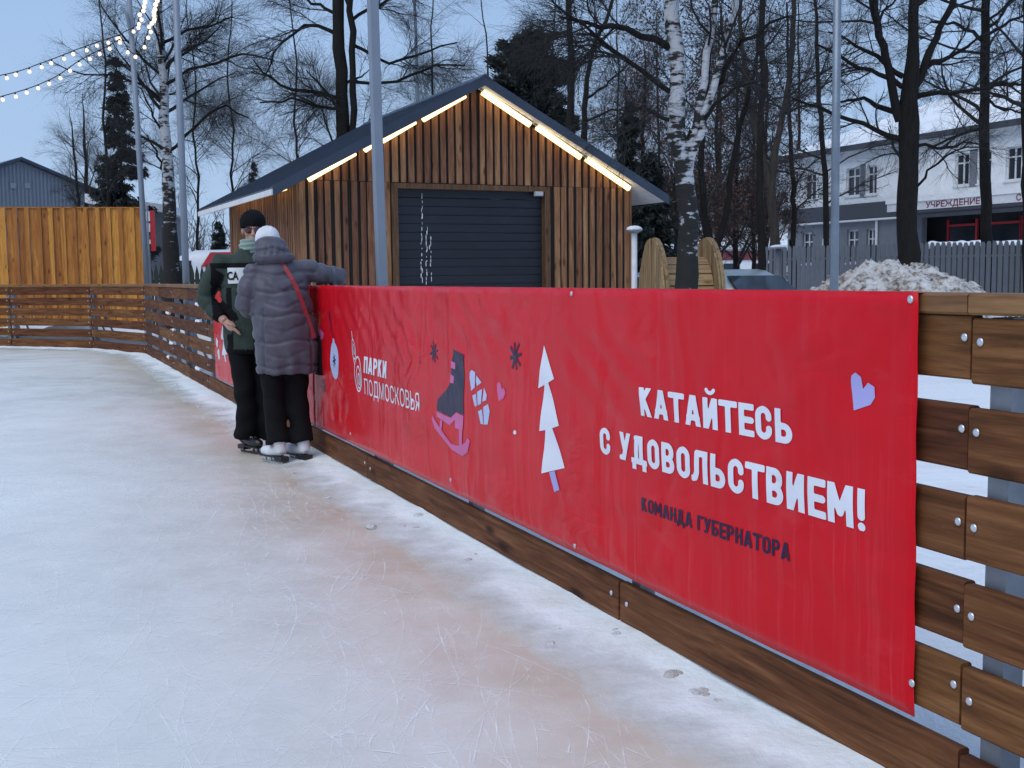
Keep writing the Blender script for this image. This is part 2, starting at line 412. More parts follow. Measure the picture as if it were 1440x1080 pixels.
def bank_prof(s, p):
    far = min(1.0, max(0.0, (s - 19.0) / 4.0)); row = []
    row.append((-0.115, -0.03))
    for j in range(16):
        q = j / 15.0; o = -0.13 - 2.6 * q
        h = (0.05 + 0.52 * far) * (0.6 + 0.8 * noise.noise((s * 0.8, o * 0.9, 2))) + 0.05 * noise.noise((s * 2.7, o * 3, 5)) + 0.02 * noise.noise((s * 8, o * 8, 7))
        row.append((o, max(h, -0.01) * (1 - q ** 4) - 0.05 * q ** 4))
    return row
strip('snow_bank', M_SNOW, bank_prof, 0.12, 'low uneven snow bank just behind the barrier')
cm = MB()                                                   # lumps of ice and brown slush on the edge
rg = random.Random(3)
for k in range(120):
    u = rg.uniform(-1.5, 17); o = abs(rg.gauss(0.17, 0.09)); r = rg.uniform(0.006, 0.018) * (1.7 if rg.random() < 0.1 else 1)
    c = F.w(-u, -o, 0.028 * max(0, 1 - o / 0.35) + r * 0.3)
    cm.ell(c, (r * rg.uniform(.8, 1.6), r * rg.uniform(.8, 1.4), r * rg.uniform(.35, .7)), Matrix.Rotation(rg.uniform(0, 6), 3, 'Z'), 7, 5)
for (px, py, r) in ((776, 838, .030), (862, 892, .038), (945, 948, .034), (988, 974, .030), (735, 820, .018), (640, 752, .016), (1010, 985, .014)):
    g = ground(px, py, .03)
    for k in range(5): cm.ell(g + Vector((rg.uniform(-r, r) * .7, rg.uniform(-r, r) * .7, -.004)), (r * rg.uniform(.5, 1), r * rg.uniform(.5, .9), r * rg.uniform(.25, .5)), Matrix.Rotation(rg.uniform(0, 6), 3, 'Z'), 9, 6)
tag(cm.build('slush_lumps', snow_mat('slush', (0.72, 0.74, 0.76), 0.8, (0.42, 0.35, 0.22), 6.0), smooth=True), 'small lumps of slush and ice along the barrier foot', kind='stuff')

# skate marks: thin curved scores, white with shaved ice
rng = np.random.default_rng(11)
def score_marks(n, wmin, wmax, lmin, lmax, near):
    u = rng.uniform(-1.5, 15, n) ** 1.0; u = np.where(rng.random(n) < 0.55, rng.uniform(-1.5, 7, n), u)
    o = np.abs(rng.normal(0.9, 0.55, n)) + 0.25 if near else rng.uniform(0.3, 7.0, n)
    P = np.array(F.o)[None, :2] + np.outer(u, np.array(FD)[:2]) + np.outer(o, np.array(FN)[:2])
    a = rng.choice([math.pi/2 + TH, math.pi/2 + TH + 0.5, math.pi/2 - 0.2, 0.4, 2.6], n) + rng.normal(0, 0.45, n)
    Ln = rng.uniform(lmin, lmax, n); k = rng.normal(0, 0.7, n) / np.maximum(Ln, 0.3); K = 9
    w = rng.uniform(wmin, wmax, n); V = np.zeros((n, K, 2, 3)); z = rng.uniform(0.0012, 0.0032, n)
    p = P.copy(); th = a - k * Ln / 2
    for i in range(K):
        d = np.stack([np.cos(th), np.sin(th)], 1); nn = np.stack([-d[:, 1], d[:, 0]], 1)
        ww = (w * (math.sin(math.pi * (i + 0.3) / (K - 0.4)) * 0.5 + 0.02))[:, None]
        V[:, i, 0, :2] = p + nn * ww; V[:, i, 1, :2] = p - nn * ww; V[:, i, :, 2] = z[:, None]
        p = p + d * (Ln / (K - 1))[:, None]; th = th + k * Ln / (K - 1)
    dist = (V[:, :, :, :2] - np.array(F.o)[:2]) @ np.array(FN)[:2]
    ok = dist.min(axis=(1, 2)) > 0.30
    V = V[ok]; n = len(V); b = np.arange(n)[:, None] * (K * 2) + np.arange(K - 1)[None, :] * 2
    return V.reshape(-1, 3), np.stack([b, b + 1, b + 3, b + 2], -1).reshape(-1, 4)
Vs, Fs, off = [], [], 0
for args in ((2200, 0.0012, 0.0034, 0.5, 2.8, False), (2600, 0.0012, 0.003, 0.12, 0.9, False), (1100, 0.0014, 0.0042, 0.3, 1.8, True), (900, 0.0014, 0.006, 0.03, 0.16, True), (500, 0.0014, 0.005, 0.03, 0.14, False)):
    v, f = score_marks(*args); Vs.append(v); Fs.append(f + off); off += len(v)
tag(link('skate_marks', np_mesh('skate_marks', np.concatenate(Vs), np.concatenate(Fs), M_SCR, False)), 'white scores cut into the ice by skate blades', kind='stuff')

# ------------------------------------------------------------------ the rink barrier: panels of six boards, a cap rail and steel posts
BOARD_Z = [(1.052, 1.200), (0.847, 0.995), (0.647, 0.795), (0.447, 0.595), (0.247, 0.395), (0.045, 0.193)]
rb = random.Random(5)
bolt_me = fix_normals(MB().loft([(0, 0, 0, .0100, .0100), (0, 0, .002, .0100, .0100), (0, 0, .0038, .006, .006)], 12).mesh('bolt', M_BOLT, True))
def barrier_panel(frame, xa, xb, posts, label, bolts=(), dy=0.0, dz=0.0, capdy=0.0, split=None):
    root = empty('rink_barrier_panel', frame.w(xa, 0), frame.phi)
    tag(root, label, 'barrier', 'wooden barrier panels round the rink')
    Lg = xb - xa
    for (z0, z1) in BOARD_Z:
        cuts = [0.0] + ([split] if split else []) + [Lg]
        for a, b in zip(cuts[:-1], cuts[1:]):
            jz, jy = rb.uniform(-.006, .006), rb.uniform(-.003, .003)
            m = MB().cbox(-(b - a) / 2, (b - a) / 2, 0, 0.034, 0, z1 - z0, 0.005)
            bo = m.build('board', M_BOARD, root, loc=((a + b) / 2 - 0, dy + jy, z0 + dz + jz)); 
            bo.scale.x = 1 - 0.008 / (b - a)
            bo.rotation_euler.y = rb.uniform(-.0016, .0016)
            for (bx, bz) in bolts:
                lx = bx - (a + b) / 2
                if abs(lx) < (b - a) / 2:
                    q = link('bolt', bolt_me, bo, (lx, -0.001, 0.085 + rb.uniform(-.012, .012)), (R(90), rb.uniform(0, 3), 0))
    MB().cbox(-Lg / 2, Lg / 2, -0.016, 0.105, 0, 0.048, 0.006).build('cap_rail', M_CAP, root, loc=(Lg / 2, 0, 1.206))
    for px_ in posts:
        p = MB().box(-.03, .03, .037, .097, -0.03, 1.20).build('post', M_GALV, root, loc=(px_, dy, 0))
        MB().box(-.055, -.032, .02, .16, -0.03, 0.035).box(.032, .055, .02, .16, -.03, 0.035).build('foot_plate', M_GALV, p)
        MB().tube([(0, .10, 1.0), (0, .55, -0.02)], 0.02, 6).build('brace', M_GALV, p)
    return root
barrier_panel(F, 0.0, 2.6, (0.055, 1.7), 'dark wooden barrier panel at the right edge of the photo, beyond the banner', bolts=((0.024, 0),), dy=-0.006, dz=-0.004)
uu = [0.0, 1.663, 4.989, 8.315, 11.641, 14.967, U_END]
plab = ['short wooden barrier panel between the right board joint and the red banner text', 'wooden barrier panel under the white slogan of the large red banner', 'wooden barrier panel under the pink skate picture of the large banner',
        'wooden barrier panel right behind the two skaters', 'bare wooden barrier panel just left of the man, snow in its gaps', 'last straight wooden barrier panel before the far corner']
for i, (a, b) in enumerate(zip(uu[:-1], uu[1:])):
    Lg = b - a
    posts = (0.05, BAY + 0.05) if Lg > 2 else (0.05,)
    barrier_panel(F, -b + 0.004, -a - 0.004, posts, plab[i], bolts=((Lg - 0.026, 0), (0.05, 0)) if i == 0 else ((0.06, 0), (Lg - .06, 0)), split=(Lg - BAY if Lg > 2 and i in (4, 5) else None))
clab = ['wooden barrier panel at the bend of the far rink corner', 'wooden barrier panel in front of the orange plank wall, left of the bend', 'wooden barrier panel at the left edge of the photo', 'wooden barrier panel just out past the left edge of the photo']
for i in range(1, 5):
    a, b = RC[i], RC[i + 1]; d = (a - b); fr = Frame(b.x, b.y, math.atan2(d.y, d.x))
    barrier_panel(fr, 0.004, d.length - 0.004, (0.05, d.length - 0.06), clab[i - 1], bolts=((0.06, 0), (d.length - .06, 0)))

# lumps of snow caught in the gaps of the far panels
for k, (px, py, wd) in enumerate([(237, 440, .22), (279, 428, .20), (279, 452, .2), (245, 464, .12), (242, 483, .2), (238, 502, .2), (279, 518, .18), (205, 467, .10)]):
    lx, lz = F.hit(px, py, 0.02)
    m = MB()
    for j in range(5): m.ell((wd * (j / 4 - .5), rg.uniform(-.01, .01), rg.uniform(-.004, .004)), (wd * .2, .03, .028 + rg.uniform(-.006, .008)), None, 8, 6)
    me = remesh(m, 0.012, 'snow_lump', M_SNOW, 2)
    tag(link('snow_lump', me, None, F.w(lx, 0.02, lz), (0, 0, F.phi)), ['snow clot in an upper gap of the last straight barrier panel', 'highest snow clot in the gaps just left of the man', 'second highest snow clot in the gaps just left of the man', 'small snow clot in a middle gap left of the black panel joint', 'snow clot in the fourth gap left of the black panel joint', 'lowest snow clot left of the black panel joint', 'lowest snow clot in the gaps just left of the man', 'tiny snow clot in the gap nearest the far corner bend'][k], 'snow', 'snow clots in the barrier gaps')

# ------------------------------------------------------------------ the red banners
def print_mat(name, c, streak=0.13, sc=(0.74, 0.34, 0.38)):
    t = NT(name); v = t.coords()
    st = t.noise(t.coords((22, 1, 0.7)), 1.5, 6, 0.65)
    mask = t.ramp(t.noise(t.coords((1.1, 1, 1.6)), 1.6, 4, 0.6), [(0.45, 0.0), (0.72, 1.0)])
    sz = t.n('SeparateXYZ'); t.nt.links.new(v, sz.inputs[0])
    low = t.ramp(sz.outputs['Z'], [(0.25, 1.0), (0.95, 0.25)])
    f = t.math('MULTIPLY', t.ramp(st, [(0.52, 0.0), (0.80, 1.0)]), t.math('MULTIPLY', t.math('ADD', mask, 0.35), low))
    smear = t.ramp(t.noise(t.coords((1.0, 1, 2.2)), 2.6, 5, 0.6), [(0.58, 0.0), (0.80, 1.0)])
    f = t.math('ADD', t.math('MULTIPLY', f, streak * 1.7), t.math('MULTIPLY', smear, streak * 0.8), clamp=True)
    col = t.mix(f, c, sc)
    col = t.mix(0.25, col, t.ramp(t.noise(v, 2.2, 4), [(0.3, (0.7, 0.7, 0.7)), (0.7, (1.1, 1.1, 1.1))]), 'MULTIPLY')
    wr = t.noise(t.coords((2.0, 1, 0.9)), 1.2, 2, 0.45, dist=1.6)
    wr2 = t.noise(t.coords((3.0, 1, 6)), 1.0, 2, 0.5, dist=1.8)
    wm = t.ramp(t.noise(t.coords((0.8, 1, 1.1)), 1.7, 3), [(0.50, 0.0), (0.64, 1.0)])
    h = t.math('ADD', t.math('MULTIPLY', wr, 0.9), t.math('MULTIPLY', t.math('MULTIPLY', wr2, wm), 0.7))
    t.bump(t.math('ADD', h, t.math('MULTIPLY', t.noise(v, 60, 2), 0.004)), 0.6, 0.032)
    return t.base(col, 0.27, 0.0, 0.17)
P_RED = print_mat('banner_red', (0.62, 0.004, 0.013))
P_WHITE = print_mat('print_white', (0.76, 0.78, 0.86), 0.05)
P_NAVY = print_mat('print_navy', (0.022, 0.014, 0.050), 0.035, (.2, .18, .3))
P_PINK = print_mat('print_pink', (0.60, 0.13, 0.33), 0.05)
P_LILAC = print_mat('print_lilac', (0.40, 0.38, 0.72), 0.04)
P_BLUE = print_mat('print_pale_blue', (0.50, 0.56, 0.82), 0.04)
BZ0, BZ1 = 0.226, 1.2565
def disp(x, z):
    q = min(1, max(0, (z - BZ0) / (BZ1 - BZ0)))
    y = -(0.012 + 0.014 * q) - 0.0045 * (noise.noise((x * 1.3, 0, z * 0.9)) + 0.5) - 0.0045 * noise.noise((x * 3.1 + z * 1.3, 4, z * 1.9)) * (0.35 + 0.65 * q)
    y -= 0.0022 * math.cos((z - 0.321) / 0.2 * 2 * math.pi) * (1 - q * .5)
    pk = math.exp(-((x + 4.15) ** 2 / 0.10 + (z - 0.98) ** 2 / 0.03)) + 0.8 * math.exp(-((x + 1.75) ** 2 / 0.12 + (z - 0.97) ** 2 / 0.02)) + .7 * math.exp(-((x + 5.2) ** 2 / 0.3 + (z - 1.06) ** 2 / 0.02)) + .7 * math.exp(-((x + 3.1) ** 2 / 0.2 + (z - 1.05) ** 2 / 0.025))
    y -= pk * 0.011 * math.sin(x * 26 + z * 38 + 2 * noise.noise((x * 4, z * 5, 8)))
    return min(y, -0.0085)
def banner(x0, x1, label):
    nx, nz = int((x1 - x0) / 0.035), 30; V = []
    for i in range(nx + 1):
        for j in range(nz + 1):
            x = x0 + (x1 - x0) * i / nx; z = BZ0 + (BZ1 - BZ0) * j / nz
            e = 0.004 * noise.noise((x * 2.1, 7, 0)); 
            if j == 0: z += e
            y = disp(x, z)
            if i in (0, nx): x += 0.004 * noise.noise((z * 3, x, 2)); 
            V.append((x, y, z))
    V2 = [(a, b + 0.0012, c) for (a, b, c) in V]; n = len(V); q = nz + 1
    Fa = [(i*q+j, (i+1)*q+j, (i+1)*q+j+1, i*q+j+1) for i in range(nx) for j in range(nz)]
    Fb = [(n+a, n+d, n+c, n+b) for (a, b, c, d) in Fa]
    rim = [(j, j+1, n+j+1, n+j) for j in range(nz)] + [(nx*q+j+1, nx*q+j, n+nx*q+j, n+nx*q+j+1) for j in range(nz)]
    rim += [((i+1)*q, i*q, n+i*q, n+(i+1)*q) for i in range(nx)] + [(i*q+nz, (i+1)*q+nz, n+(i+1)*q+nz, n+i*q+nz) for i in range(nx)]
    root = empty('banner', F.w(0, 0), F.phi); tag(root, label, 'banner', 'red banners hung on the barrier')
    link('sheet', np_mesh('sheet', V + V2, Fa + Fb + rim, P_RED), root)
    # top hem folded back over the cap rail
    m = MB(); xs = [x0 + (x1 - x0) * i / nx for i in range(nx + 1)]
    for a, b in zip(xs[:-1], xs[1:]):
        m.add([(a, disp(a, BZ1), BZ1), (b, disp(b, BZ1), BZ1), (b, 0.004 + 0.01 * noise.noise((b * 2, 0, 0)), BZ1 + 0.001), (a, 0.004 + 0.01 * noise.noise((a * 2, 0, 0)), BZ1 + 0.001)], [(0, 1, 2, 3)])
    m.build('hem', P_RED, root)
    return root
xr = F.hit(1295, 430, -0.02)[0]; xm = F.hit(440, 450, -0.02)[0]; xl = F.hit(300, 450, -0.02)[0]
B1 = banner(xm, xr, 'large red banner with white slogan, tree and pink skate on the near barrier')
B2 = banner(xl, xm - 0.03, 'red banner farther along the barrier, half hidden behind the two skaters')

def conform(bm, lift=0.0021, grid=0.03):                     # 2-D print (x, z) laid on the sheet
    bm.normal_update(); bmesh.ops.triangulate(bm, faces=bm.faces, ngon_method='EAR_CLIP')
    xs = [v.co.x for v in bm.verts]; zs = [v.co.z for v in bm.verts]
    for ax, lo, hi in ((0, min(xs), max(xs)), (2, min(zs), max(zs))):
        c = math.floor(lo / grid) * grid + grid
        while c < hi:
            co = Vector((0, 0, 0)); co[ax] = c; no = Vector((0, 0, 0)); no[ax] = 1
            bmesh.ops.bisect_plane(bm, geom=bm.verts[:] + bm.edges[:] + bm.faces[:], plane_co=co, plane_no=no); c += grid
    for v in bm.verts: v.co.y = disp(v.co.x, v.co.z) - lift
    bmesh.ops.recalc_face_normals(bm, faces=bm.faces)
    bm.normal_update()
    if sum(f.normal.y * f.calc_area() for f in bm.faces) > 0: bmesh.ops.reverse_faces(bm, faces=bm.faces)
def put_print(name, polys, mat, parent, lift=0.0021, px=True):
    bm = bmesh.new()
    for pl in polys:
        pts = [F.hit(p[0], p[1], -0.02) for p in pl] if px else pl
        try: bm.faces.new([bm.verts.new((x, 0, z)) for (x, z) in pts])
        except ValueError: pass
    conform(bm, lift); me = bpy.data.meshes.new(name); bm.to_mesh(me); bm.free(); me.materials.append(mat)
    return link(name, me, parent)
def text_bm(s, offset=0.0, space=1.0):
    cu = bpy.data.curves.new('t', 'FONT'); cu.body = s; cu.size = 1.0; cu.offset = offset; cu.space_character = space; cu.resolution_u = 3
    o = bpy.data.objects.new('t', cu); COL.objects.link(o)
    dg = bpy.context.evaluated_depsgraph_get(); me = bpy.data.meshes.new_from_object(o.evaluated_get(dg))
    bm = bmesh.new(); bm.from_mesh(me); bpy.data.objects.remove(o); bpy.data.meshes.remove(me); bpy.data.curves.remove(cu); return bm

# bold condensed lettering: strokes in a unit-high cell, filled by marching squares
def _arc(cx, cy, rx, ry, a0, a1, n=10): return [(cx + rx * math.cos(R(a0 + (a1 - a0) * k / n)), cy + ry * math.sin(R(a0 + (a1 - a0) * k / n))) for k in range(n + 1)]
def _rect_o(w, h0=0.0, h1=1.0, b=0.10, r=.2):                   # a rounded-rectangle O between stroke centres
    return _arc(w - b - r, h1 - b - r, r, r, 0, 90) + _arc(b + r, h1 - b - r, r, r, 90, 180) + _arc(b + r, h0 + b + r, r, r, 180, 270) + _arc(w - b - r, h0 + b + r, r, r, 270, 360) + [(w - b, h1 - b - r)]
def glyph(c, b):
    """(width, strokes); b is half the stroke width"""
    w = .56; e = .3; V_ = lambda x: [(x, -e), (x, 1 + e)]; Hh = lambda y, x0=0.0, x1=None: [(x0, y), ((w if x1 is None else x1), y)]
    bowl = lambda y0, y1, wd: [(b, y1 - b), (wd - b - .17, y1 - b)] + _arc(wd - b - .17, (y0 + y1) / 2, .17, (y1 - y0) / 2 - b, 90, -90) + [(b, y0 + b)]
    if c == 'К': return w, [V_(b), [(b, .47), (w - b + .06, 1.22)], [(.20, .56), (w - b + .08, -.22)]]
    if c == 'А': w = .60; return w, [[(b - .055, -.22), (w / 2 - .0, 1.12)], [(w - b + .055, -.22), (w / 2, 1.12)], [(.12, .27), (w - .12, .27)]]
    if c == 'Т': return w, [Hh(1 - b, 0, w), V_(w / 2)]
    if c in 'ЙИ': s = [V_(b), V_(w - b), [(b, -.02), (w - b, 1.02)]]; return w, s + ([_arc(w / 2, 1.30, .15, .15, 200, 340)] if c == 'Й' else [])
    if c == 'Е': w = .48; return w, [V_(b), Hh(1 - b, b, w), Hh(.5, b, w - .04), Hh(b, b, w)]
    if c == 'С': r = .2; return w, [[(w - b, .66), (w - b, 1 - b - r)] + _arc(w - b - r, 1 - b - r, r, r, 0, 90) + _arc(b + r, 1 - b - r, r, r, 90, 180) + _arc(b + r, b + r, r, r, 180, 270) + _arc(w - b - r, b + r, r, r, 270, 360) + [(w - b, .34)]]
    if c == 'Ь': return w, [V_(b), bowl(0, .60, w)]
    if c == 'У': return w, [[(b - .05, 1.22), (w / 2 + .01, .38)], [(w - b + .09, 1.22), (w * .36, -.0)] , [(w * .40, .10), (.10, .085)]]
    if c == 'Д': w = .66; return w, [[(.20, b), (.20, .4), (.24, 1 - b)], [(.20, 1 - b), (w - .12 - b, 1 - b)], [(w - .12 - b, 1 + e), (w - .12 - b, b)], [(0, b), (w, b)], [(b * .8, b), (b * .8, -.20)], [(w - b * .8, b), (w - b * .8, -.20)]]
    if c == 'О': return w, [_rect_o(w, 0, 1, b)]
    if c == 'В': return w, [V_(b), bowl(.48 - b, 1, w - .02), bowl(0, .48 + b, w)]
    if c == 'Л': w = .60; return w, [[(.0, b), (.09, b + .03), (.16, .3), (.18, 1 - b)], [(.18, 1 - b), (w - b, 1 - b)], V_(w - b)]
    if c == 'М': w = .72; return w, [V_(b), V_(w - b), [(b, 1.0), (w / 2, .30)], [(w - b, 1.0), (w / 2, .30)]]
    if c == 'Н': return w, [V_(b), V_(w - b), Hh(.5, b, w - b)]
    if c == 'Г': w = .46; return w, [V_(b), Hh(1 - b, b, w)]
    if c == 'Б': return w, [V_(b), Hh(1 - b, b, w - .03), bowl(0, .58, w)]
    if c == 'Р': return w, [V_(b), bowl(.40, 1, w)]
    if c == 'П': return w, [V_(b), V_(w - b), Hh(1 - b, b, w - b)]
    if c == '!': return 2 * b + .02, [[(b + .01, .34), (b + .01, 1 + e)], [(b + .01, b * .9), (b + .01, b)]]
    return .26, []
def stroke_text(s, b=.10, gap=.11, cell=.036):
    bm = bmesh.new(); x = 0.0
    for c in s:
        w, st = glyph(c, b)
        if st:
            lo, hi = (-.20 if c == 'Д' else 0.0), (1.30 if c == 'Й' else 1.0); x0, x1 = -.06, w + .06
            nx, ny = int((x1 - x0) / cell) + 2, int((hi - lo) / cell + .999) + 1; gx = np.linspace(x0, x1, nx); gy = np.linspace(lo, hi, ny); X, Y_ = np.meshgrid(gx, gy, indexing='ij'); D = np.full(X.shape, 9.0)
            for pl in st:
                for (ax, ay), (bx_, by_) in zip(pl[:-1], pl[1:]):
                    dx, dy = bx_ - ax, by_ - ay; L2 = dx * dx + dy * dy + 1e-12; tt = np.clip(((X - ax) * dx + (Y_ - ay) * dy) / L2, 0, 1); D = np.minimum(D, np.hypot(X - ax - tt * dx, Y_ - ay - tt * dy) - b)
            if c == 'Й':                                          # the main stems stop at cap height, only the breve rises above
                D2 = np.full(X.shape, 9.0); pl = st[-1]
                for (ax, ay), (bx_, by_) in zip(pl[:-1], pl[1:]):
                    dx, dy = bx_ - ax, by_ - ay; tt = np.clip(((X - ax) * dx + (Y_ - ay) * dy) / (dx * dx + dy * dy), 0, 1); D2 = np.minimum(D2, np.hypot(X - ax - tt * dx, Y_ - ay - tt * dy) - b * .62)
                D = np.where(Y_ > 1.0, D2, D)
            vc = {}
            def vert(p, q):
                k = (p, q) if p <= q else (q, p)
                if k not in vc:
                    if p == q: co = (gx[p[0]], gy[p[1]])
                    else:
                        da, db = D[p], D[q]; u = da / (da - db); co = (gx[p[0]] + (gx[q[0]] - gx[p[0]]) * u, gy[p[1]] + (gy[q[1]] - gy[p[1]]) * u)
                    vc[k] = bm.verts.new((x + co[0], co[1], 0))
                return vc[k]
            for i in range(nx - 1):
                for j in range(ny - 1):
                    cs = [(i, j), (i + 1, j), (i + 1, j + 1), (i, j + 1)]; ins = [D[k] <= 0 for k in cs]
                    if not any(ins): continue
                    f = []
                    for k in range(4):
                        if ins[k]: f.append(vert(cs[k], cs[k]))
                        if ins[k] != ins[(k + 1) % 4]: f.append(vert(cs[k], cs[(k + 1) % 4]))
                    f2 = list(dict.fromkeys(f))
                    if len(f2) >= 3: bm.faces.new(f2)
        x += w + gap
    return bm
CAPH = max(v.co.y for v in text_bm('Т').verts)
def put_text(name, s, lb, rb_, lt, rt, mat, parent, bold=None, shear=0.0, local=False):
    if bold and ' ' in s:                                       # each word a print of its own, all on one line
        full = stroke_text(s, bold); xs = [v.co.x for v in full.verts]; x0, x1 = min(xs), max(xs); full.free(); out = []
        for wd in s.split(' '):
            i = s.index(wd); pre = sum(glyph(c, bold)[0] + .11 for c in s[:i]); bm = stroke_text(wd, bold); q0, q1 = (pre + min(v.co.x for v in bm.verts) - x0) / (x1 - x0), (pre + max(v.co.x for v in bm.verts) - x0) / (x1 - x0); bm.free()
            L_ = lambda a, b, q: (a[0] + (b[0] - a[0]) * q, a[1] + (b[1] - a[1]) * q); A_, B_, C_, D_ = (F.hit(*p, -0.02) for p in (lb, rb_, lt, rt))
            out.append(put_text(name, wd, L_(A_, B_, q0), L_(A_, B_, q1), L_(C_, D_, q0), L_(C_, D_, q1), mat, parent, bold, shear, True))
        return out
    bm = stroke_text(s, bold) if bold else text_bm(s); CH = 1.0 if bold else CAPH; x0 = min(v.co.x for v in bm.verts); x1 = max(v.co.x for v in bm.verts)
    a, b, c, d = (lb, rb_, lt, rt) if local else (F.hit(*p, -0.02) for p in (lb, rb_, lt, rt))
    for v in bm.verts:
        q = (v.co.x - x0) / (x1 - x0); zb = a[1] + (b[1] - a[1]) * q; zt = c[1] + (d[1] - c[1]) * q
        h = v.co.y / CH
        v.co = Vector((a[0] + (b[0] - a[0]) * q + shear * h * (zt - zb), 0, zb + (zt - zb) * h))
    conform(bm); me = bpy.data.meshes.new(name); bm.to_mesh(me); bm.free(); me.materials.append(mat); return link(name, me, parent)
def ell_pts(cx, cz, rx, rz, n=20, a0=0.0): return [(cx + rx * math.cos(a0 + 2*math.pi*k/n), cz + rz * math.sin(a0 + 2*math.pi*k/n)) for k in range(n)]
def ring_polys(cx, cz, rx, rz, w, n=20):
    o, i = ell_pts(cx, cz, rx, rz, n), ell_pts(cx, cz, rx - w, rz - w, n)
    return [[o[k], o[(k+1) % n], i[(k+1) % n], i[k]] for k in range(n)]
def star_polys(px, py, r, arms=4, w=0.22, jitter=0.1):
    cx, cz = F.hit(px, py, -0.02); out = []
    for k in range(arms):
        a = math.pi * k / arms + 0.2; l = r * (1 + rg.uniform(-jitter, jitter)); d = (math.cos(a) * l, math.sin(a) * l); n = (-math.sin(a) * r * w * .5, math.cos(a) * r * w * .5)
        out.append([(cx + d[0] + n[0], cz + d[1] + n[1]), (cx - d[0] + n[0], cz - d[1] + n[1]), (cx - d[0] - n[0], cz - d[1] - n[1]), (cx + d[0] - n[0], cz + d[1] - n[1])])
    return out
put_text('slogan_line', 'КАТАЙТЕСЬ', (903, 584), (1116, 626), (903, 544), (1116, 577), P_WHITE, B1, 0.098)
put_text('slogan_line', 'С УДОВОЛЬСТВИЕМ!', (845, 637), (1218, 748), (845, 600), (1218, 688), P_WHITE, B1, 0.098)
put_text('signature_line', 'КОМАНДА ГУБЕРНАТОРА', (903, 718), (1111, 790), (903, 699), (1111, 765), P_NAVY, B1, 0.088)
put_text('park_name', 'ПАРКИ', (512.5, 524), (544, 532.5), (512.5, 501), (544, 508), P_WHITE, B1, 0.095, 0.12)
put_text('park_name', 'ПОДМОСКОВЬЯ', (513, 554), (590, 579.5), (513, 532), (590, 553), P_WHITE, B1)
def q7(*pp): return [(440 + x / 3.272, 380 + y / 3.272) for x, y in pp]
def q5(*pp): return [(470 + x / 4.908, 440 + y / 4.908) for x, y in pp]
put_print('printed_tree', [[(766.4,485.4),(780.8,532.8),(773,538),(787.5,598.5),(778,602),(794.5,658),(762.4,665.7),(768.5,604.6),(760,606),(767.6,541),(758.5,546)]], P_WHITE, B1)
put_print('printed_tree_stem', [[(773.5,664),(781,662),(786.5,689),(779,692)]], P_LILAC, B1, 0.0026)
put_print('printed_heart', [[(1206.3,523.6),(1200.5,528),(1199.7,537),(1204.4,577),(1227.7,569),(1233.5,559),(1232.7,544),(1223.8,538),(1216.8,547),(1214,530)]], P_LILAC, B1)
put_print('printed_boot', [q5((830,250),(905,290),(895,705),(845,680),(805,720),(705,670),(715,600),(780,530),(805,480),(818,330))], P_NAVY, B1)
put_print('printed_laces', [q5((812,330),(840,345),(840,390),(812,378)), q5((805,420),(832,440),(827,488),(803,480))], P_PINK, B1, 0.0028)
put_print('printed_blade', [q5((705,680),(805,725),(845,685),(893,712),(890,808),(838,795),(835,740),(800,775),(708,715)), q5((733,735),(748,745),(742,822),(728,808)), q5((868,800),(888,805),(886,925),(866,922)),
          q5((678,705),(675,735),(700,800),(760,880),(810,945),(885,988),(920,965),(942,885),(925,862),(910,895),(870,920),(810,905),(745,815),(693,735))], P_PINK, B1, 0.0028)
put_print('printed_mitten', [q5((955,393),(978,410),(975,515),(950,538),(940,450),(943,410)), q5((985,430),(1020,480),(990,505),(982,470)), q5((958,570),(985,558),(990,640),(976,648)), q5((992,545),(1025,525),(1020,625),(995,640)),
          q5((1038,515),(1060,565),(1056,602),(1030,612)), q5((995,680),(1025,665),(1028,770),(1010,765)), q5((1035,650),(1070,628),(1080,680),(1060,770),(1032,770))], P_BLUE, B1)
put_print('printed_small_heart', [q5((1143,475),(1130,490),(1130,530),(1143,608),(1175,590),(1187,550),(1175,515),(1163,530),(1155,490))], P_PINK, B1)
put_print('printed_small_heart', [[(451,462),(449,468),(450,480),(455,476),(456.5,469),(454,466)]], P_PINK, B1)
for (px, py, r) in ((611.6, 495, .056), (726.7, 500.7, .064), (455, 543, .06)): put_print('printed_snowflake', star_polys(px, py, r), P_NAVY, B1, px=False)
cx, cz = F.hit(470.5, 507, -0.02)
put_print('printed_bauble', [ell_pts(cx, cz, .115, .128, 18), [(cx-.03, cz+.12), (cx+.03, cz+.12), (cx+.02, cz+.15), (cx-.02, cz+.15)]], P_BLUE, B1, px=False)
put_print('printed_bauble_string', [[(cx-.006, cz+.15), (cx+.006, cz+.15), (cx-.045, cz+.27), (cx-.057, cz+.27)], [(cx-.057, cz+.27), (cx-.047, cz+.27), (cx-.085, cz+.34), (cx-.095, cz+.34)], [(cx-.085, cz+.34), (cx-.095, cz+.34), (cx-.075, cz+.19), (cx-.065, cz+.19)]], P_NAVY, B1, px=False)
put_print('printed_snowflake', star_polys(470.5, 507, .045), P_NAVY, B1, 0.0028, px=False)
cx, cz = F.hit(504, 526, -0.02); c2, z2 = F.hit(498.5, 491, -0.02)
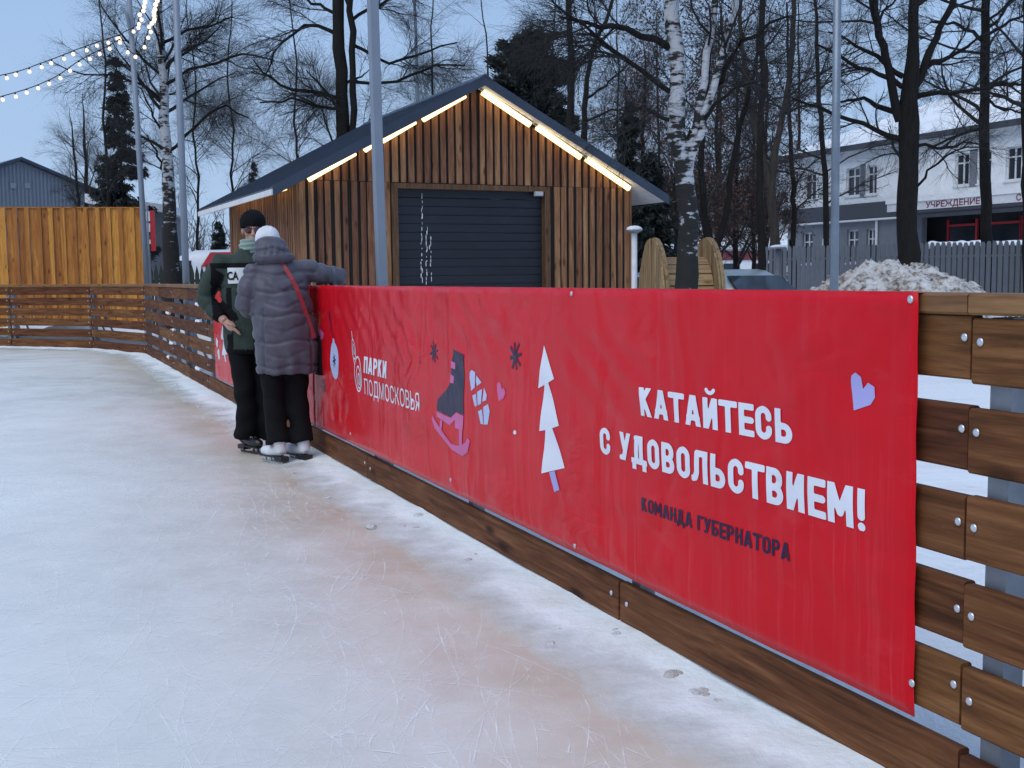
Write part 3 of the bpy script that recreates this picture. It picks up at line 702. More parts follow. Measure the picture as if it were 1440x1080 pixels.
put_print('printed_emblem', ring_polys(cx, cz, .085, .115, .011) + ring_polys(cx + .012, cz - .02, .05, .075, .010) + ring_polys(cx + .018, cz - .03, .024, .040, .010, 14) + ring_polys(c2, z2, .045, .068, .010) + ring_polys(c2, z2, .022, .036, .009, 12)
          + [[(c2 - .008, z2 + .06), (c2 + .004, z2 + .06), (c2 - .012, z2 + .115), (c2 - .02, z2 + .115)], [(c2 - .03, z2 - .05), (c2 - .02, z2 - .05), (cx - .06, cz + .05), (cx - .07, cz + .05)]], P_WHITE, B1, px=False)
put_print('printed_dot', [[(722.2,606.5),(724,604.8),(726.2,606),(726.4,609.6),(724,611.2),(722,609.6)]], P_WHITE, B1)
put_print('printed_tree', [[(313,457),(318,477),(315.5,478),(319.5,498),(312.5,500),(314.5,478.5),(311.5,476)], [(315.5,499),(317,498.6),(318,508.5),(316.6,509)]], P_WHITE, B2)
put_print('printed_snowflake', [[(304.5,474),(307,480),(306,490),(303.5,484)], [(306,494),(308.5,490),(309.5,504),(307.5,506)]], P_WHITE, B2)
gr_me = fix_normals(MB().loft([(0,0,0,.010,.010),(0,0,.002,.010,.010),(0,0,.004,.006,.006)], 12).mesh('screw', M_BOLT, True))
for (px, py) in ((1285, 421), (1281, 961), (806, 413), (806, 768), (633, 675), (492, 610)):
    x, z = F.hit(px, py, -0.02); link('screw', gr_me, B1, (x, disp(x, z) - .0005, z), (R(90), 0, 0))

# ------------------------------------------------------------------ the timber hut with a roller door
HF = Frame(-3.096, 17.0, R(25)); HW, HD = 5.63, 5.0
EAVE, PK = 2.76, 4.24; SL = (PK - EAVE) / (HW / 2)
def hz(x): return EAVE + SL * (HW / 2 - abs(x - HW / 2))
M_ROOF = plain('roof_sheet', (0.045, 0.058, 0.085), 0.42, 0.3, 0.12, 3)
M_SOFFIT = plain('soffit_white', (0.70, 0.70, 0.70), 0.6)
M_DOOR = plain('roller_door', (0.011, 0.014, 0.023), 0.55, 0.0, 0.25, 1.5)
t = NT('led_glow'); t.base((1, 1, 1), 0.5); t.set(t.b, 'Emission Color', (1.0, 0.68, 0.24, 1)); t.set(t.b, 'Emission Strength', 2.6); M_LED = t.m
t = NT('bulb_glow'); t.base((1, 1, 1), 0.4); t.set(t.b, 'Emission Color', (1.0, 0.70, 0.32, 1)); t.set(t.b, 'Emission Strength', 1.08); M_BULB = t.m; M_BULB.cycles.emission_sampling = 'NONE'
hut = empty('timber_hut', HF.o, HF.phi); tag(hut, 'brown plank hut with a dark roller door and lit gable behind the banner', 'hut')
dx0, _ = HF.hit(553, 330); dx1, dz1 = HF.hit(771, 268); DZ = 2.69
m = MB()
m.prism([(0.02, 0.03, 0), (dx0, 0.03, 0), (dx0, 0.03, hz(dx0) - .02), (0.02, .03, EAVE)], (0, .08, 0)); m.prism([(dx1, 0.03, 0), (HW - .02, 0.03, 0), (HW - .02, .03, EAVE), (dx1, .03, hz(dx1) - .02)], (0, .08, 0))
m.prism([(dx0, .03, DZ), (dx1, .03, DZ), (dx1, .03, hz(dx1) - .02), (HW / 2, .03, PK - .02), (dx0, .03, hz(dx0) - .02)], (0, .08, 0))
m.box(0.03, 0.11, 0.11, HD, 0, EAVE); m.box(HW - .11, HW - .03, .11, HD, 0, EAVE); m.prism([(0.11, HD - .08, 0), (HW - .11, HD - .08, 0), (HW - .11, HD - .08, EAVE), (HW / 2, HD - .08, PK - .06), (.11, HD - .08, EAVE)], (0, .08, 0))
m.build('wall', M_DARK, hut)
rh = random.Random(21)
def vboard(xc, w, z0, z1l, z1r, y0=-.002):
    w2 = w / 2; h = (z1l + z1r) / 2
    poly = [(-w2, 0, 0), (w2, 0, 0), (w2, 0, z1r - z0), (-w2, 0, z1l - z0)]
    return MB().prism([(p[0], -.024 + .0, p[2]) for p in poly], (0, .026, 0)).build('plank', M_HUT, hut, loc=(xc, .028 + y0 + rh.uniform(-.004, .003), z0), rot=(0, rh.uniform(-.004, .004), 0))
pitch = 0.1285; nb = int(HW / pitch)
for i in range(nb):
    xc = (i + .5) * HW / nb; w = rh.uniform(.074, .094); zl, zr = hz(xc - w / 2) - .03, hz(xc + w / 2) - .03
    indoor = dx0 - .06 < xc < dx1 + .06
    seam = DZ + .06
    if min(zl, zr) > seam + .05: vboard(xc, w, seam + .004, zl, zr)
    if not indoor: vboard(xc + rh.uniform(-.006, .006), rh.uniform(.074, .094), 0.02, min(seam - .004, zl), min(seam - .004, zr))
ns = int(HD / .13)
for i in range(ns):
    yc = (i + .5) * HD / ns; w = rh.uniform(.085, .10)
    MB().box(-.024, .0, -w / 2, w / 2, 0, EAVE - .08).build('plank', M_HUT, hut, loc=(.028 + rh.uniform(-.004, .003), yc, 0.02))
    if i % 2 == 0: MB().box(0, .024, -.1, .1, 0, EAVE - .08).build('plank', M_HUT, hut, loc=(HW - .028, yc, .02))
# roller door
door = empty('roller_door', (0, 0, 0), 0, hut)
nsl = 20
for k in range(nsl):
    z0 = k * (DZ - .02) / nsl; h = (DZ - .02) / nsl
    MB().prism([(dx0 + .07, .10, z0 + .004), (dx0 + .07, .094, z0 + h * .2), (dx0 + .07, .094, z0 + h * .9), (dx0 + .07, .10, z0 + h - .002), (dx0 + .07, .12, z0 + h - .002), (dx0 + .07, .12, z0 + .004)], (dx1 - dx0 - .14, 0, 0)).build('slat', M_DOOR, door)
MB().box(dx0 - .02, dx0 + .075, -.03, .11, 0, DZ + .05).box(dx1 - .075, dx1 + .02, -.03, .11, 0, DZ + .05).box(dx0 + .076, dx1 - .076, -.03, .11, DZ - .03, DZ + .05).build('door_frame', wood('frame_wood', (.06,.03,.016), (.12,.06,.03), (.2,.11,.06), 'z'), hut)
MB().cbox(dx1 - .26, dx1 - .12, -.06, .0, DZ - .10, DZ - .03, .01).build('sensor_box', plain('grey_plastic', (.45, .46, .48), .4), hut)
ic = MB()
for (px, a, b) in ((593, 275, 398), (600, 322, 398), (605, 335, 380), (606, 385, 400)):
    y = a
    while y < b:
        x, z = HF.hit(px + rh.uniform(-1.2, 1.2), y, .084); L_ = rh.uniform(.012, .05); ic.ell((x, .083, z), (rh.uniform(.004, .010), .006, L_), None, 6, 5); y += rh.uniform(3, 9)
ic.build('frost_trickle', M_SNOW, hut, True)
# roof
OV, OF = 0.47, 0.42
ze = EAVE - SL * OV; T = .06
for sgn, nm in ((0, 'roof'), (1, 'roof')):
    def X(x): return x if sgn == 0 else HW - x
    rp = empty('roof', (0, 0, 0), 0, hut)
    pl = [(X(-OV), -OF, ze + .03), (X(HW / 2), -OF, PK + .03), (X(HW / 2), -OF, PK + .03 + T), (X(-OV), -OF, ze + .03 + T)]
    fixm = MB().prism(pl, (0, HD + 2 * OF, 0)).mesh('roof_sheet', M_ROOF); link('roof_sheet', fix_normals(fixm), rp)
    rb_m = MB().prism([(X(-OV), -.016, ze + .03 + T), (X(HW / 2), -.016, PK + .03 + T), (X(HW / 2), -.016, PK + .055 + T), (X(-OV), -.016, ze + .055 + T)], (0, .032, 0)).mesh('rib', M_ROOF); fix_normals(rb_m)
    for k in range(19): link('rib', rb_m, rp, (0, -OF + .05 + k * (HD + 2 * OF - .1) / 18, 0))
    sf = MB().prism([(X(-OV + .01), -OF + .03, ze + .004), (X(-.03), -OF + .03, EAVE - .02 + .008), (X(-.03), -OF + .03, EAVE + .012), (X(-OV + .01), -OF + .03, ze + .028)], (0, HD + 2 * OF - .06, 0)).mesh('soffit', M_SOFFIT); link('soffit', fix_normals(sf), rp)
    sf2 = MB().prism([(X(0), -OF + .03, EAVE + .006), (X(HW / 2), -OF + .03, PK + .004), (X(HW / 2), -OF + .03, PK + .026), (X(0), -OF + .03, EAVE + .028)], (0, OF - .04, 0)).mesh('soffit', M_SOFFIT); link('soffit', fix_normals(sf2), rp)
    ga = MB().box(X(-OV) - .02 if sgn == 0 else X(-OV) - .01, X(-OV) + .01 if sgn == 0 else X(-OV) + .02, -OF, HD + OF, ze - .02, ze + .06).build('eave_board', M_SOFFIT if sgn == 0 else M_ROOF, rp)
    fa = MB().prism([(X(-OV), -OF - .02, ze - .04), (X(HW / 2), -OF - .02, PK - .04), (X(HW / 2), -OF - .02, PK + .11), (X(-OV), -OF - .02, ze + .11)], (0, .019, 0)).mesh('rake_board', M_ROOF); link('rake_board', fix_normals(fa), rp)
MB().prism([(HW / 2 - .14, -OF - .03, PK + .03), (HW / 2, -OF - .03, PK + .135), (HW / 2 + .14, -OF - .03, PK + .03), (HW / 2, -OF - .03, PK + .10)], (0, HD + 2 * OF + .06, 0)).build('ridge_cap', M_ROOF, hut)
# led bars fixed under the gable overhang, one after another
def led(xa, xb):
    za, zb = hz(xa) - .06, hz(xb) - .06
    b = MB().tube([(xa, -.12, za + .05), (xb, -.12, zb + .05)], .03, 6).build('light_bar', M_GALV, hut)
    MB().tube([(xa + .03, -.125, za), (xb - .03, -.125, zb)], .048, 10).build('tube_glow', M_LED, b)
h2 = HW / 2
for (a, b) in ((h2 + .06, h2 + .93), (h2 + .99, h2 + 1.83), (h2 + 1.88, h2 + 2.74), (h2 - .18, h2 - .93), (h2 - 1.0, h2 - 1.58), (h2 - 1.63, h2 - 1.86), (h2 - 1.95, h2 - 2.72)): led(min(a, b), max(a, b))
b = MB().tube([(-.10, .25, EAVE - .10), (-.10, 1.3, EAVE - .10)], .018, 6).build('light_bar', M_GALV, hut); MB().tube([(-.105, .28, EAVE - .13), (-.105, 1.27, EAVE - .13)], .018, 8).build('tube_glow', M_LED, b)
b = MB().tube([(-.10, 1.6, EAVE - .10), (-.10, 4.4, EAVE - .10)], .018, 6).build('light_bar', M_GALV, hut); MB().tube([(-.105, 1.64, EAVE - .13), (-.105, 4.36, EAVE - .13)], .018, 8).build('tube_glow', M_LED, b)

# ------------------------------------------------------------------ poles
def pole(name, pts, Y, r, label, square=False, mat=None, base=True, cat='pole'):
    P = [W(px, py, Y) for px, py in pts]
    a, b = P[0], P[-1]; foot = b + (b - a) * ((b.z + .03) / (a.z - b.z)); top = a + (a - b) * (1.2 / (a - b).length)
    root = empty(name, foot)
    tag(root, label, cat)
    v = top - foot
    if square:
        m = MB().loft([(0, 0, 0, r, r), (v.x, v.y, v.z, r, r)], 4)
        m = MB(); q = [(-r, -r), (r, -r), (r, r), (-r, r)]; c = r * .18
        sec = [(-r + c, -r), (r - c, -r), (r, -r + c), (r, r - c), (r - c, r), (-r + c, r), (-r, r - c), (-r, -r + c)]
        an = R(24); sec = [(x * math.cos(an) - y * math.sin(an), x * math.sin(an) + y * math.cos(an)) for x, y in sec]
        m.add([(x, y, 0) for x, y in sec] + [(v.x + x, v.y + y, v.z) for x, y in sec], [(i, (i+1) % 8, 8 + (i+1) % 8, 8 + i) for i in range(8)] + [tuple(range(8, 16))])
        m.build('shaft', mat or M_POLE, root)
    else:
        MB().tube([(0, 0, 0), v], [r * 1.04, r * .94], 16).build('shaft', mat or M_POLE, root, True)
    MB().loft([(0, 0, 0, r * 2.4, r * 2.4), (0, 0, .02, r * 2.4, r * 2.4), (0, 0, .021, r * 1.3, r * 1.3), (0, 0, .12, r * 1.15, r * 1.15)], 12).build('base_flange', M_GALV, root)
    return root
pole('light_pole', [(524, 0), (537, 400)], 7.7, .032, 'thick square grey pole in front of the timber hut', True)
pole('light_pole', [(247.5, 0), (262, 400)], 15.2, .044, 'grey round pole left of the two skaters, beside the birch')
pA = pole('light_pole', [(187, 80), (207, 395)], 22.0, .052, 'leaning grey pole at the end of the plank wall, carrying the bulb strings')
pole('light_pole', [(583, 0), (588, 147)], 30.0, .04, 'thin grey pole rising behind the hut roof')
pole('light_pole', [(1177.5, 0), (1173, 408)], 11.5, .041, 'bluish grey round pole beside the dirty snow heap', mat=plain('steel_pole', (.19, .225, .27), .4, .4, .2, 5))
MB().tube([W(170, 10, 21.9) - pA.location, W(178, 20, 21.9) - pA.location, W(187, 60, 22) - pA.location], .035, 8).build('bracket_arm', M_POLE, pA)

# ------------------------------------------------------------------ strings of warm bulbs
def garland(label, ctrl, sag_n=14, step=.2, jitter=0.0):
    P = [W(*c) for c in ctrl]; pts = []
    for i in range(len(P) - 1):                                 # Catmull-Rom through the measured points
        p0, p1, p2, p3 = P[max(i-1, 0)], P[i], P[i+1], P[min(i+2, len(P)-1)]
        for k in range(sag_n):
            s = k / sag_n; pts.append(0.5 * ((2*p1) + (p2-p0)*s + (2*p0-5*p1+4*p2-p3)*s*s + (3*p1-p0-3*p2+p3)*s**3))
    pts.append(P[-1]); o = pts[0].copy()
    root = empty('string_lights', o); tag(root, label, 'string lights', 'warm bulb strings at the pole')
    MB().tube([p - o for p in pts], .009, 5).build('cable', M_DARK, root)
    bulb = MB().loft([(0,0,-.105,.004,.004),(0,0,-.10,.022,.022),(0,0,-.08,.035,.035),(0,0,-.06,.032,.032),(0,0,-.035,.014,.014)], 10).mesh('bulb', M_BULB, True)
    sock = MB().loft([(0,0,-.036,.015,.015),(0,0,0,.016,.016),(0,0,.008,.010,.010)], 8).mesh('socket', M_DARK)
    acc = 0.0
    for a, b in zip(pts[:-1], pts[1:]):
        d = (b - a).length
        while acc < d:
            q = a.lerp(b, acc / d) - o; s = link('socket', sock, root, q, (rg.uniform(-.4, .4), rg.uniform(-.4, .4), 0)); link('bulb', bulb, s); acc += step
        acc -= d
garland('upper string of warm bulbs running to the left edge', [(-150, 128, 21), (0, 106, 21.3), (60, 88, 21.6), (115, 67, 21.8), (168, 49, 22)], step=.215)
garland('lower string of warm bulbs running to the left edge', [(-150, 170, 21), (0, 136, 21.3), (70, 112, 21.6), (115, 83, 21.8), (155, 63, 21.9), (172, 52, 22)], step=.215)
garland('bulb string hanging in a loop below the pole bracket', [(167, 49, 22), (175, 60, 21.9), (180, 69, 21.8), (190, 76, 21.6), (201, 68, 21.4), (206, 50, 21), (213, 30, 20), (219, 8, 18), (224, -30, 16), (228, -60, 15)], step=.40)
garland('bulb string climbing from the bracket to the top of the photo', [(168, 50, 22), (176, 44, 21.9), (187, 39, 21.7), (194, 31, 21), (197, 18, 20), (202, 4, 19), (208, -25, 17), (212, -60, 16)], step=.50)

# ------------------------------------------------------------------ orange plank wall behind the far corner
re_ = random.Random(33)
gp0, gp1 = W(-95, 400, 25.6), W(201, 400, 26.4)
GF = Frame(gp0.x, gp0.y, math.atan2(gp1.y - gp0.y, gp1.x - gp0.x)); GL = (gp1 - gp0).length; GH = W(100, 290.5, 26).z
gw = empty('plank_wall', GF.o, GF.phi); tag(gw, 'tall orange plank wall behind the far rink barrier', 'fence')
n = int(GL / .122)
for i in range(n):
    x = (i + .5) * GL / n
    MB().box(-.064, .064, -.011, .011, 0, GH - .03 + re_.uniform(-.012, .006)).build('plank', M_GOLD, gw, loc=(x, .014 if i % 2 else -.024, .02), rot=(0, re_.uniform(-.003, .003), 0)).scale.x = re_.uniform(.70, .80) if i % 2 == 0 else re_.uniform(1.18, 1.25)
MB().box(0, GL, .03, .07, .4, .5).box(0, GL, .03, .07, GH - .35, GH - .25).box(0, GL, .03, .07, 1.5, 1.6).build('cross_rail', M_GOLD, gw)
MB().box(0, GL, -.035, .08, GH - .028, GH).build('top_rail', M_GOLD, gw)
for k in range(5): MB().box(-.05, .05, .075, .17, 0, GH - .05).build('post', M_GOLD, gw, loc=(.2 + k * (GL - .4) / 4, 0, 0))

# ------------------------------------------------------------------ grey hangar
def facade(frame, root, wall_mat, poly, y0, y1, name='wall'): return link(name, fix_normals(MB().prism([(x, y0, z) for x, z in poly], (0, y1 - y0, 0)).mesh(name, wall_mat)), root)
M_CORR = plain('corrugated_grey', (0.17, 0.195, 0.235), 0.55, 0.2, .08, 2)
M_WALLW = plain('white_render', (0.78, 0.80, 0.82), 0.85, 0, .10, 3, .2)
M_WALLG = plain('grey_render', (0.17, 0.185, 0.215), 0.85, 0, .12, 3, .2)
M_GLASS = plain('dark_glass', (0.025, 0.030, 0.040), 0.12, 0, .3, .8, 0, .6)
M_FRAMEW = plain('white_frame', (0.66, 0.67, 0.70), .5)
hp = W(143, 275, 58); hl = W(-95, 275, 53); AF = Frame(hl.x, hl.y, math.atan2(hp.y - hl.y, hp.x - hl.x)); AL = (hp - hl).length
hg = empty('hangar', AF.o, AF.phi); tag(hg, 'grey corrugated hangar with a low gable behind the plank wall', 'building')
aez, apz = W(143, 275, 58).z, W(25, 239, 60).z
facade(AF, hg, M_CORR, [(0, 0), (AL, 0), (AL, aez), (AL / 2, apz), (0, aez)], 0, 16)
rib = MB().box(-.05, .05, -.035, -.002, 0, 1)
ribm = rib.mesh('rib', M_CORR)
for k in range(44):
    x = .1 + k * (AL - .2) / 43; o = link('rib', ribm, hg, (x, 0, 0)); o.scale.z = aez + (apz - aez) * (1 - abs(x - AL / 2) / (AL / 2)) - .06
for s in (0, 1):
    Xx = (lambda x: x) if s == 0 else (lambda x: AL - x)
    link('roof', fix_normals(MB().prism([(Xx(-.4), -.35, aez - .15), (Xx(AL / 2), -.35, apz + .02), (Xx(AL / 2), -.35, apz + .16), (Xx(-.4), -.35, aez)], (0, 16.7, 0)).mesh('roof', M_ROOF)), hg)
for px in (18, 38):
    x, z = AF.hit(px, 261); w_ = MB().box(x - .15, x + .15, -.07, -.036, z - .15, z + .15).build('window', M_WALLG, hg); MB().box(x - .12, x + .12, -.085, -.071, z - .12, z + .12).build('pane', plain('pale_pane', (.20, .23, .28), .3), w_)
# low grey shed with a snowy roof, right of the plank wall
sp = W(190, 300, 46); SF = Frame(sp.x, sp.y, R(8)); sh = empty('shed', SF.o, SF.phi); tag(sh, 'low grey shed with snow on its roof between plank wall and birch', 'building')
x1, zt = SF.hit(233, 293); zl = SF.hit(192, 282)[1]
facade(SF, sh, plain('grey_boards', (.13, .14, .16), .8), [(-1.5, 0), (x1, 0), (x1, zt - .2), (-1.5, zl - .1)], 0, 5)
facade(SF, sh, M_SNOW, [(-1.8, zl - .1), (x1 + .35, zt - .22), (x1 + .35, zt + .08), (-1.8, zl + .25)], -.4, 5.2, 'snowy_roof')

# ------------------------------------------------------------------ vehicles
M_GLASSC = plain('car_glass', (0.03, 0.036, 0.045), .08, 0, .1, 1, 0, .6)
M_TYRE = plain('tyre_rubber', (.012, .012, .012), .8)
def wheel(root, x, y, r, w):
    wl = MB().tube([(x, y - w / 2, r), (x, y + w / 2, r)], r, 20).build('wheel', M_TYRE, root)
    MB().tube([(x, y - w / 2 - .006, r), (x, y + w / 2 + .006, r)], r * .6, 14).build('rim', M_BOLT, wl)
def body_loft(stations, n=14, power=3.2):                     # stations: (x, half width, z0, z1)
    m = MB(); vs = []
    for (x, hw, z0, z1) in stations:
        for k in range(n):
            th = 2 * math.pi * (k + .5) / n; c, q = math.cos(th), math.sin(th); e = 2 / power
            vs.append((x, hw * math.copysign(abs(c) ** e, c), (z0 + z1) / 2 + (z1 - z0) / 2 * math.copysign(abs(q) ** e, q)))
    N = len(stations)
    return m.add(vs, [(i*n+k, i*n+(k+1) % n, (i+1)*n+(k+1) % n, (i+1)*n+k) for i in range(N-1) for k in range(n)] + [tuple(range(n-1, -1, -1)), tuple(range((N-1)*n, N*n))])
def sedan(loc, rz, paint, label):
    r = empty('parked_car', loc, rz); tag(r, label, 'car', 'cars parked behind the barrier')
    b = body_loft([(2.2, .62, .38, .62), (2.1, .78, .26, .70), (1.6, .86, .20, .84), (.9, .88, .18, .93), (0, .89, .18, .96), (-1.0, .89, .18, .98), (-1.7, .86, .20, 1.0), (-2.05, .80, .26, .98), (-2.2, .70, .36, .90)], 18)
    link('body', fix_normals(b.mesh('body', paint, True)), r)
    c = MB()                                                  # greenhouse: belt rectangle to a smaller roof
    def cab(z, f, bk, hw): return [(f, hw, z), (f, -hw, z), (bk, -hw, z), (bk, hw, z)]
    lv = [cab(.93, .95, -1.62, .80), cab(1.12, .60, -1.30, .74), cab(1.32, .22, -.95, .66), cab(1.41, -.02, -.70, .60), cab(1.435, -.15, -.55, .50)]
    c.loft([((l[0][0] + l[2][0]) / 2, 0, l[0][2], (l[0][0] - l[2][0]) / 2, l[0][1]) for l in lv], 32, power=5.0)
    link('cabin', fix_normals(c.mesh('cabin', paint, True)), r)
    def quad(name, pts, push):
        MB().prism(pts, push).build(name, M_GLASSC, r)
    quad('rear_window', [(-1.555, .66, .975), (-1.555, -.66, .975), (-1.0, -.56, 1.30), (-1.0, .56, 1.30)], (-.015, 0, .02))
    quad('windscreen', [(.88, .66, .975), (.88, -.66, .975), (.28, -.56, 1.30), (.28, .56, 1.30)], (.015, 0, .02))
    for s in (1, -1):
        quad('side_window', [(.70, s * .79, 1.0), (-.38, s * .79, 1.0), (-.36, s * .675, 1.31), (.20, s * .675, 1.31)], (0, s * .012, .006))
        quad('side_window', [(-.44, s * .79, 1.0), (-1.30, s * .79, 1.0), (-.95, s * .685, 1.29), (-.42, s * .675, 1.31)], (0, s * .012, .006))
        MB().cbox(-2.19, -2.0, s * .74 - .12, s * .74 + .10, .72, .88, .02).build('tail_light', plain('tail_red', (.35, .02, .02), .25), r)
        MB().cbox(2.02, 2.16, s * .60 - .14, s * .60 + .14, .56, .68, .02).build('headlight', M_BOLT, r)
        wheel(r, 1.35, s * .80, .31, .2); wheel(r, -1.30, s * .80, .31, .2)
    MB().cbox(-2.28, -2.12, -.72, .72, .42, .58, .02).build('bumper', M_TYRE, r)
    return r
M_PICK = plain('picket_grey', (.125, .135, .155), .6, .1, .1)
paint1 = plain('silver_green_paint', (.36, .41, .42), .28, .45, .06); paint2 = plain('blue_grey_paint', (.16, .22, .30), .3, .4, .06)
c0 = W(1012, 400, 21.5); sedan((c0.x, c0.y, -.03), R(115), paint1, 'silver green sedan seen from the rear, between cable drum and picket fence')
c1 = W(905, 400, 23.5); sedan((c1.x, c1.y, -.03), R(160), paint2, 'blue grey car mostly hidden behind the cable drum')
# white van beyond the dark fence
v0 = W(312, 400, 37); vr = empty('parked_van', (v0.x, v0.y, -.03), R(180) + R(4)); tag(vr, 'white van with a red rear patch parked beyond the dark fence', 'van')
M_VAN = plain('van_white', (.62, .65, .68), .35, 0, .05); M_RED = plain('sign_red', (.42, .02, .03), .5)
link('body', fix_normals(body_loft([(2.65, .62, .45, .75), (2.5, .84, .30, 1.05), (2.0, .93, .26, 1.22), (1.85, .94, .25, 1.35), (1.15, .96, .25, 2.12), (.7, .97, .25, 2.28), (-2.0, .97, .25, 2.32), (-2.5, .95, .28, 2.28), (-2.6, .88, .4, 2.1)], 20, 5).mesh('body', M_VAN, True)), vr)
MB().prism([(1.84, .70, 1.38), (1.84, -.70, 1.38), (1.25, -.62, 2.02), (1.25, .62, 2.02)], (.05, 0, .04)).build('windscreen', M_GLASSC, vr)
for s in (1, -1):
    MB().prism([(1.66, s * .945, 1.32), (.75, s * .955, 1.32), (.75, s * .93, 1.95), (1.20, s * .92, 1.95)], (0, s * .03, 0)).build('side_window', M_GLASSC, vr)
    MB().prism([(.45, s * .955, 1.75), (-.6, s * .955, 1.75), (-.6, s * .945, 2.2), (.15, s * .945, 2.2)], (0, s * .035, 0)).build('red_patch', M_RED, vr)
    wheel(vr, 1.75, s * .86, .34, .22); wheel(vr, -1.6, s * .86, .34, .22)
    MB().cbox(1.2, 1.36, s * 1.02 - .08, s * 1.02 + .08, 1.35, 1.6, .02).build('mirror', M_TYRE, vr)
# dark pointed fence in front of the van
f0, f1 = W(209, 400, 30), W(338, 400, 30.5); PF = Frame(f0.x, f0.y, math.atan2(f1.y - f0.y, f1.x - f0.x)); PL = (f1 - f0).length
pf = empty('pointed_fence', PF.o, PF.phi); tag(pf, 'dark fence of pointed pickets in front of the white van', 'fence')
M_DKGREEN = plain('dark_picket', (.030, .040, .034), .75)
pk = MB().prism([(-.055, 0, 0), (.055, 0, 0), (.055, 0, .86), (0, 0, 1), (-.055, 0, .86)], (0, .025, 0)).mesh('picket', M_DKGREEN)
for k in range(int(PL / .128)): o = link('picket', pk, pf, (.07 + k * .128, 0, 0)); o.scale.z = W(260, 371, 30).z + re_.uniform(-.06, .04)
MB().box(0, PL, .027, .07, .35, .43).box(0, PL, .027, .07, 1.25, 1.33).build('cross_rail', M_DKGREEN, pf)
# red and white pennant sign
s0 = W(211, 400, 28); sg = empty('pennant_sign', (s0.x, s0.y, 0)); tag(sg, 'tall red and white pennant sign beside the leaning pole', 'sign')
def pw(px, py): return W(px, py, 28) - Vector((s0.x, s0.y, 0))
MB().tube([(0, 0.02, -.03), (0, .02, pw(211, 290).z)], .03, 8).build('post', M_GALV, sg)
MB().prism([pw(210.5, 296), pw(217, 296), pw(219, 353), pw(212.5, 353)], (0, .03, 0)).build('red_stripe', M_RED, sg)
MB().prism([pw(204, 297), pw(210, 297), pw(211, 311), pw(205, 311)], (0, .03, 0)).build('white_panel', M_FRAMEW, sg)
MB().prism([pw(204.6, 314), pw(210.6, 314), pw(211.2, 326), pw(205.4, 326)], (0, .03, 0)).build('white_panel', M_FRAMEW, sg)
MB().prism([pw(206, 337), pw(211.4, 337), pw(212, 343), pw(206.6, 343)], (0, .03, 0)).build('white_panel', M_FRAMEW, sg)

# ------------------------------------------------------------------ wooden cable drum
d0 = W(955, 400, 15.9); dr = empty('cable_drum', (d0.x, d0.y, -.03), R(4)); tag(dr, 'big wooden cable drum standing behind the birch trunk', 'cable drum')
M_DRUM = wood('drum_wood', (.17, .10, .045), (.36, .235, .115), (.50, .36, .20), 'z', .8, .8, .2); M_LAG = wood('drum_lagging', (.30, .17, .07), (.50, .32, .16), (.62, .44, .25), 'x', .75, .8, .15)
RD = .92
for sx in (-.37, .37):
    dsk = empty('flange', (sx, 0, RD), 0, dr)
    for k in range(11):                                       # planks of the flange, cut to the circle
        y0, y1 = -RD + k * 2 * RD / 11 + .004, -RD + (k + 1) * 2 * RD / 11 - .004; po = []
        ys = [y0 + (y1 - y0) * j / 4 for j in range(5)]
        po = [(0, y, math.sqrt(max(RD * RD - y * y, 0.0))) for y in ys] + [(0, y, -math.sqrt(max(RD * RD - y * y, 0.0))) for y in reversed(ys)]
        j = re_.uniform(-.006, .006)
        link('plank', fix_normals(MB().prism([(p[0] - .03 + j, p[1], p[2]) for p in po], (.03, 0, 0)).mesh('plank', M_DRUM)), dsk)
    rm = MB(); nn = 28
    o_, i_ = ell_pts(0, 0, RD + .012, RD + .012, nn), ell_pts(0, 0, RD - .14, RD - .14, nn)
    for k in range(nn): rm.prism([(.002, *o_[k]), (.002, *o_[(k+1) % nn]), (.002, *i_[(k+1) % nn]), (.002, *i_[k])], (.05, 0, 0))
    rm.build('rim', M_DRUM, dsk)
for k in range(22):
    a = 2 * math.pi * k / 22; rr = .64
    MB().box(-.335, .335, -.082, .082, -.018, .018).build('lagging', M_LAG, dr, loc=(0, rr * math.cos(a), RD + rr * math.sin(a)), rot=(a - math.pi / 2, 0, 0))
# white stub post with a snow cap, and the second at the picket fence
def cap_post(loc, h, r, label, sm=None):
    p = empty('snow_capped_post', loc); tag(p, label, 'post')
    MB().loft([(0, 0, 0, r * 1.3, r * 1.3), (0, 0, .1, r, r), (0, 0, h, r * .95, r * .95)], 10).build('shaft', sm or M_FRAMEW, p, True)
    MB().loft([(0, 0, h - .03, r * 1.2, r * 1.2), (0, 0, h, r * 2.6, r * 2.6), (0, 0, h + .02, r * 2.6, r * 2.6)], 12).build('lamp_cap', M_GALV, p)
    MB().ell((0, 0, h + .025), (r * 2.7, r * 2.7, .055), None, 12, 6).build('snow_cap', M_SNOW, p, True)
q = W(892, 400, 17.2); cap_post((q.x, q.y, -.03), W(892, 322, 17.2).z, .045, 'white stub post with a snow cap at the right corner of the hut')
q = W(1094, 400, 27.5); cap_post((q.x, q.y, -.03), W(1094, 347, 27.5).z, .075, 'snow capped post at the left end of the picket fence', M_PICK)

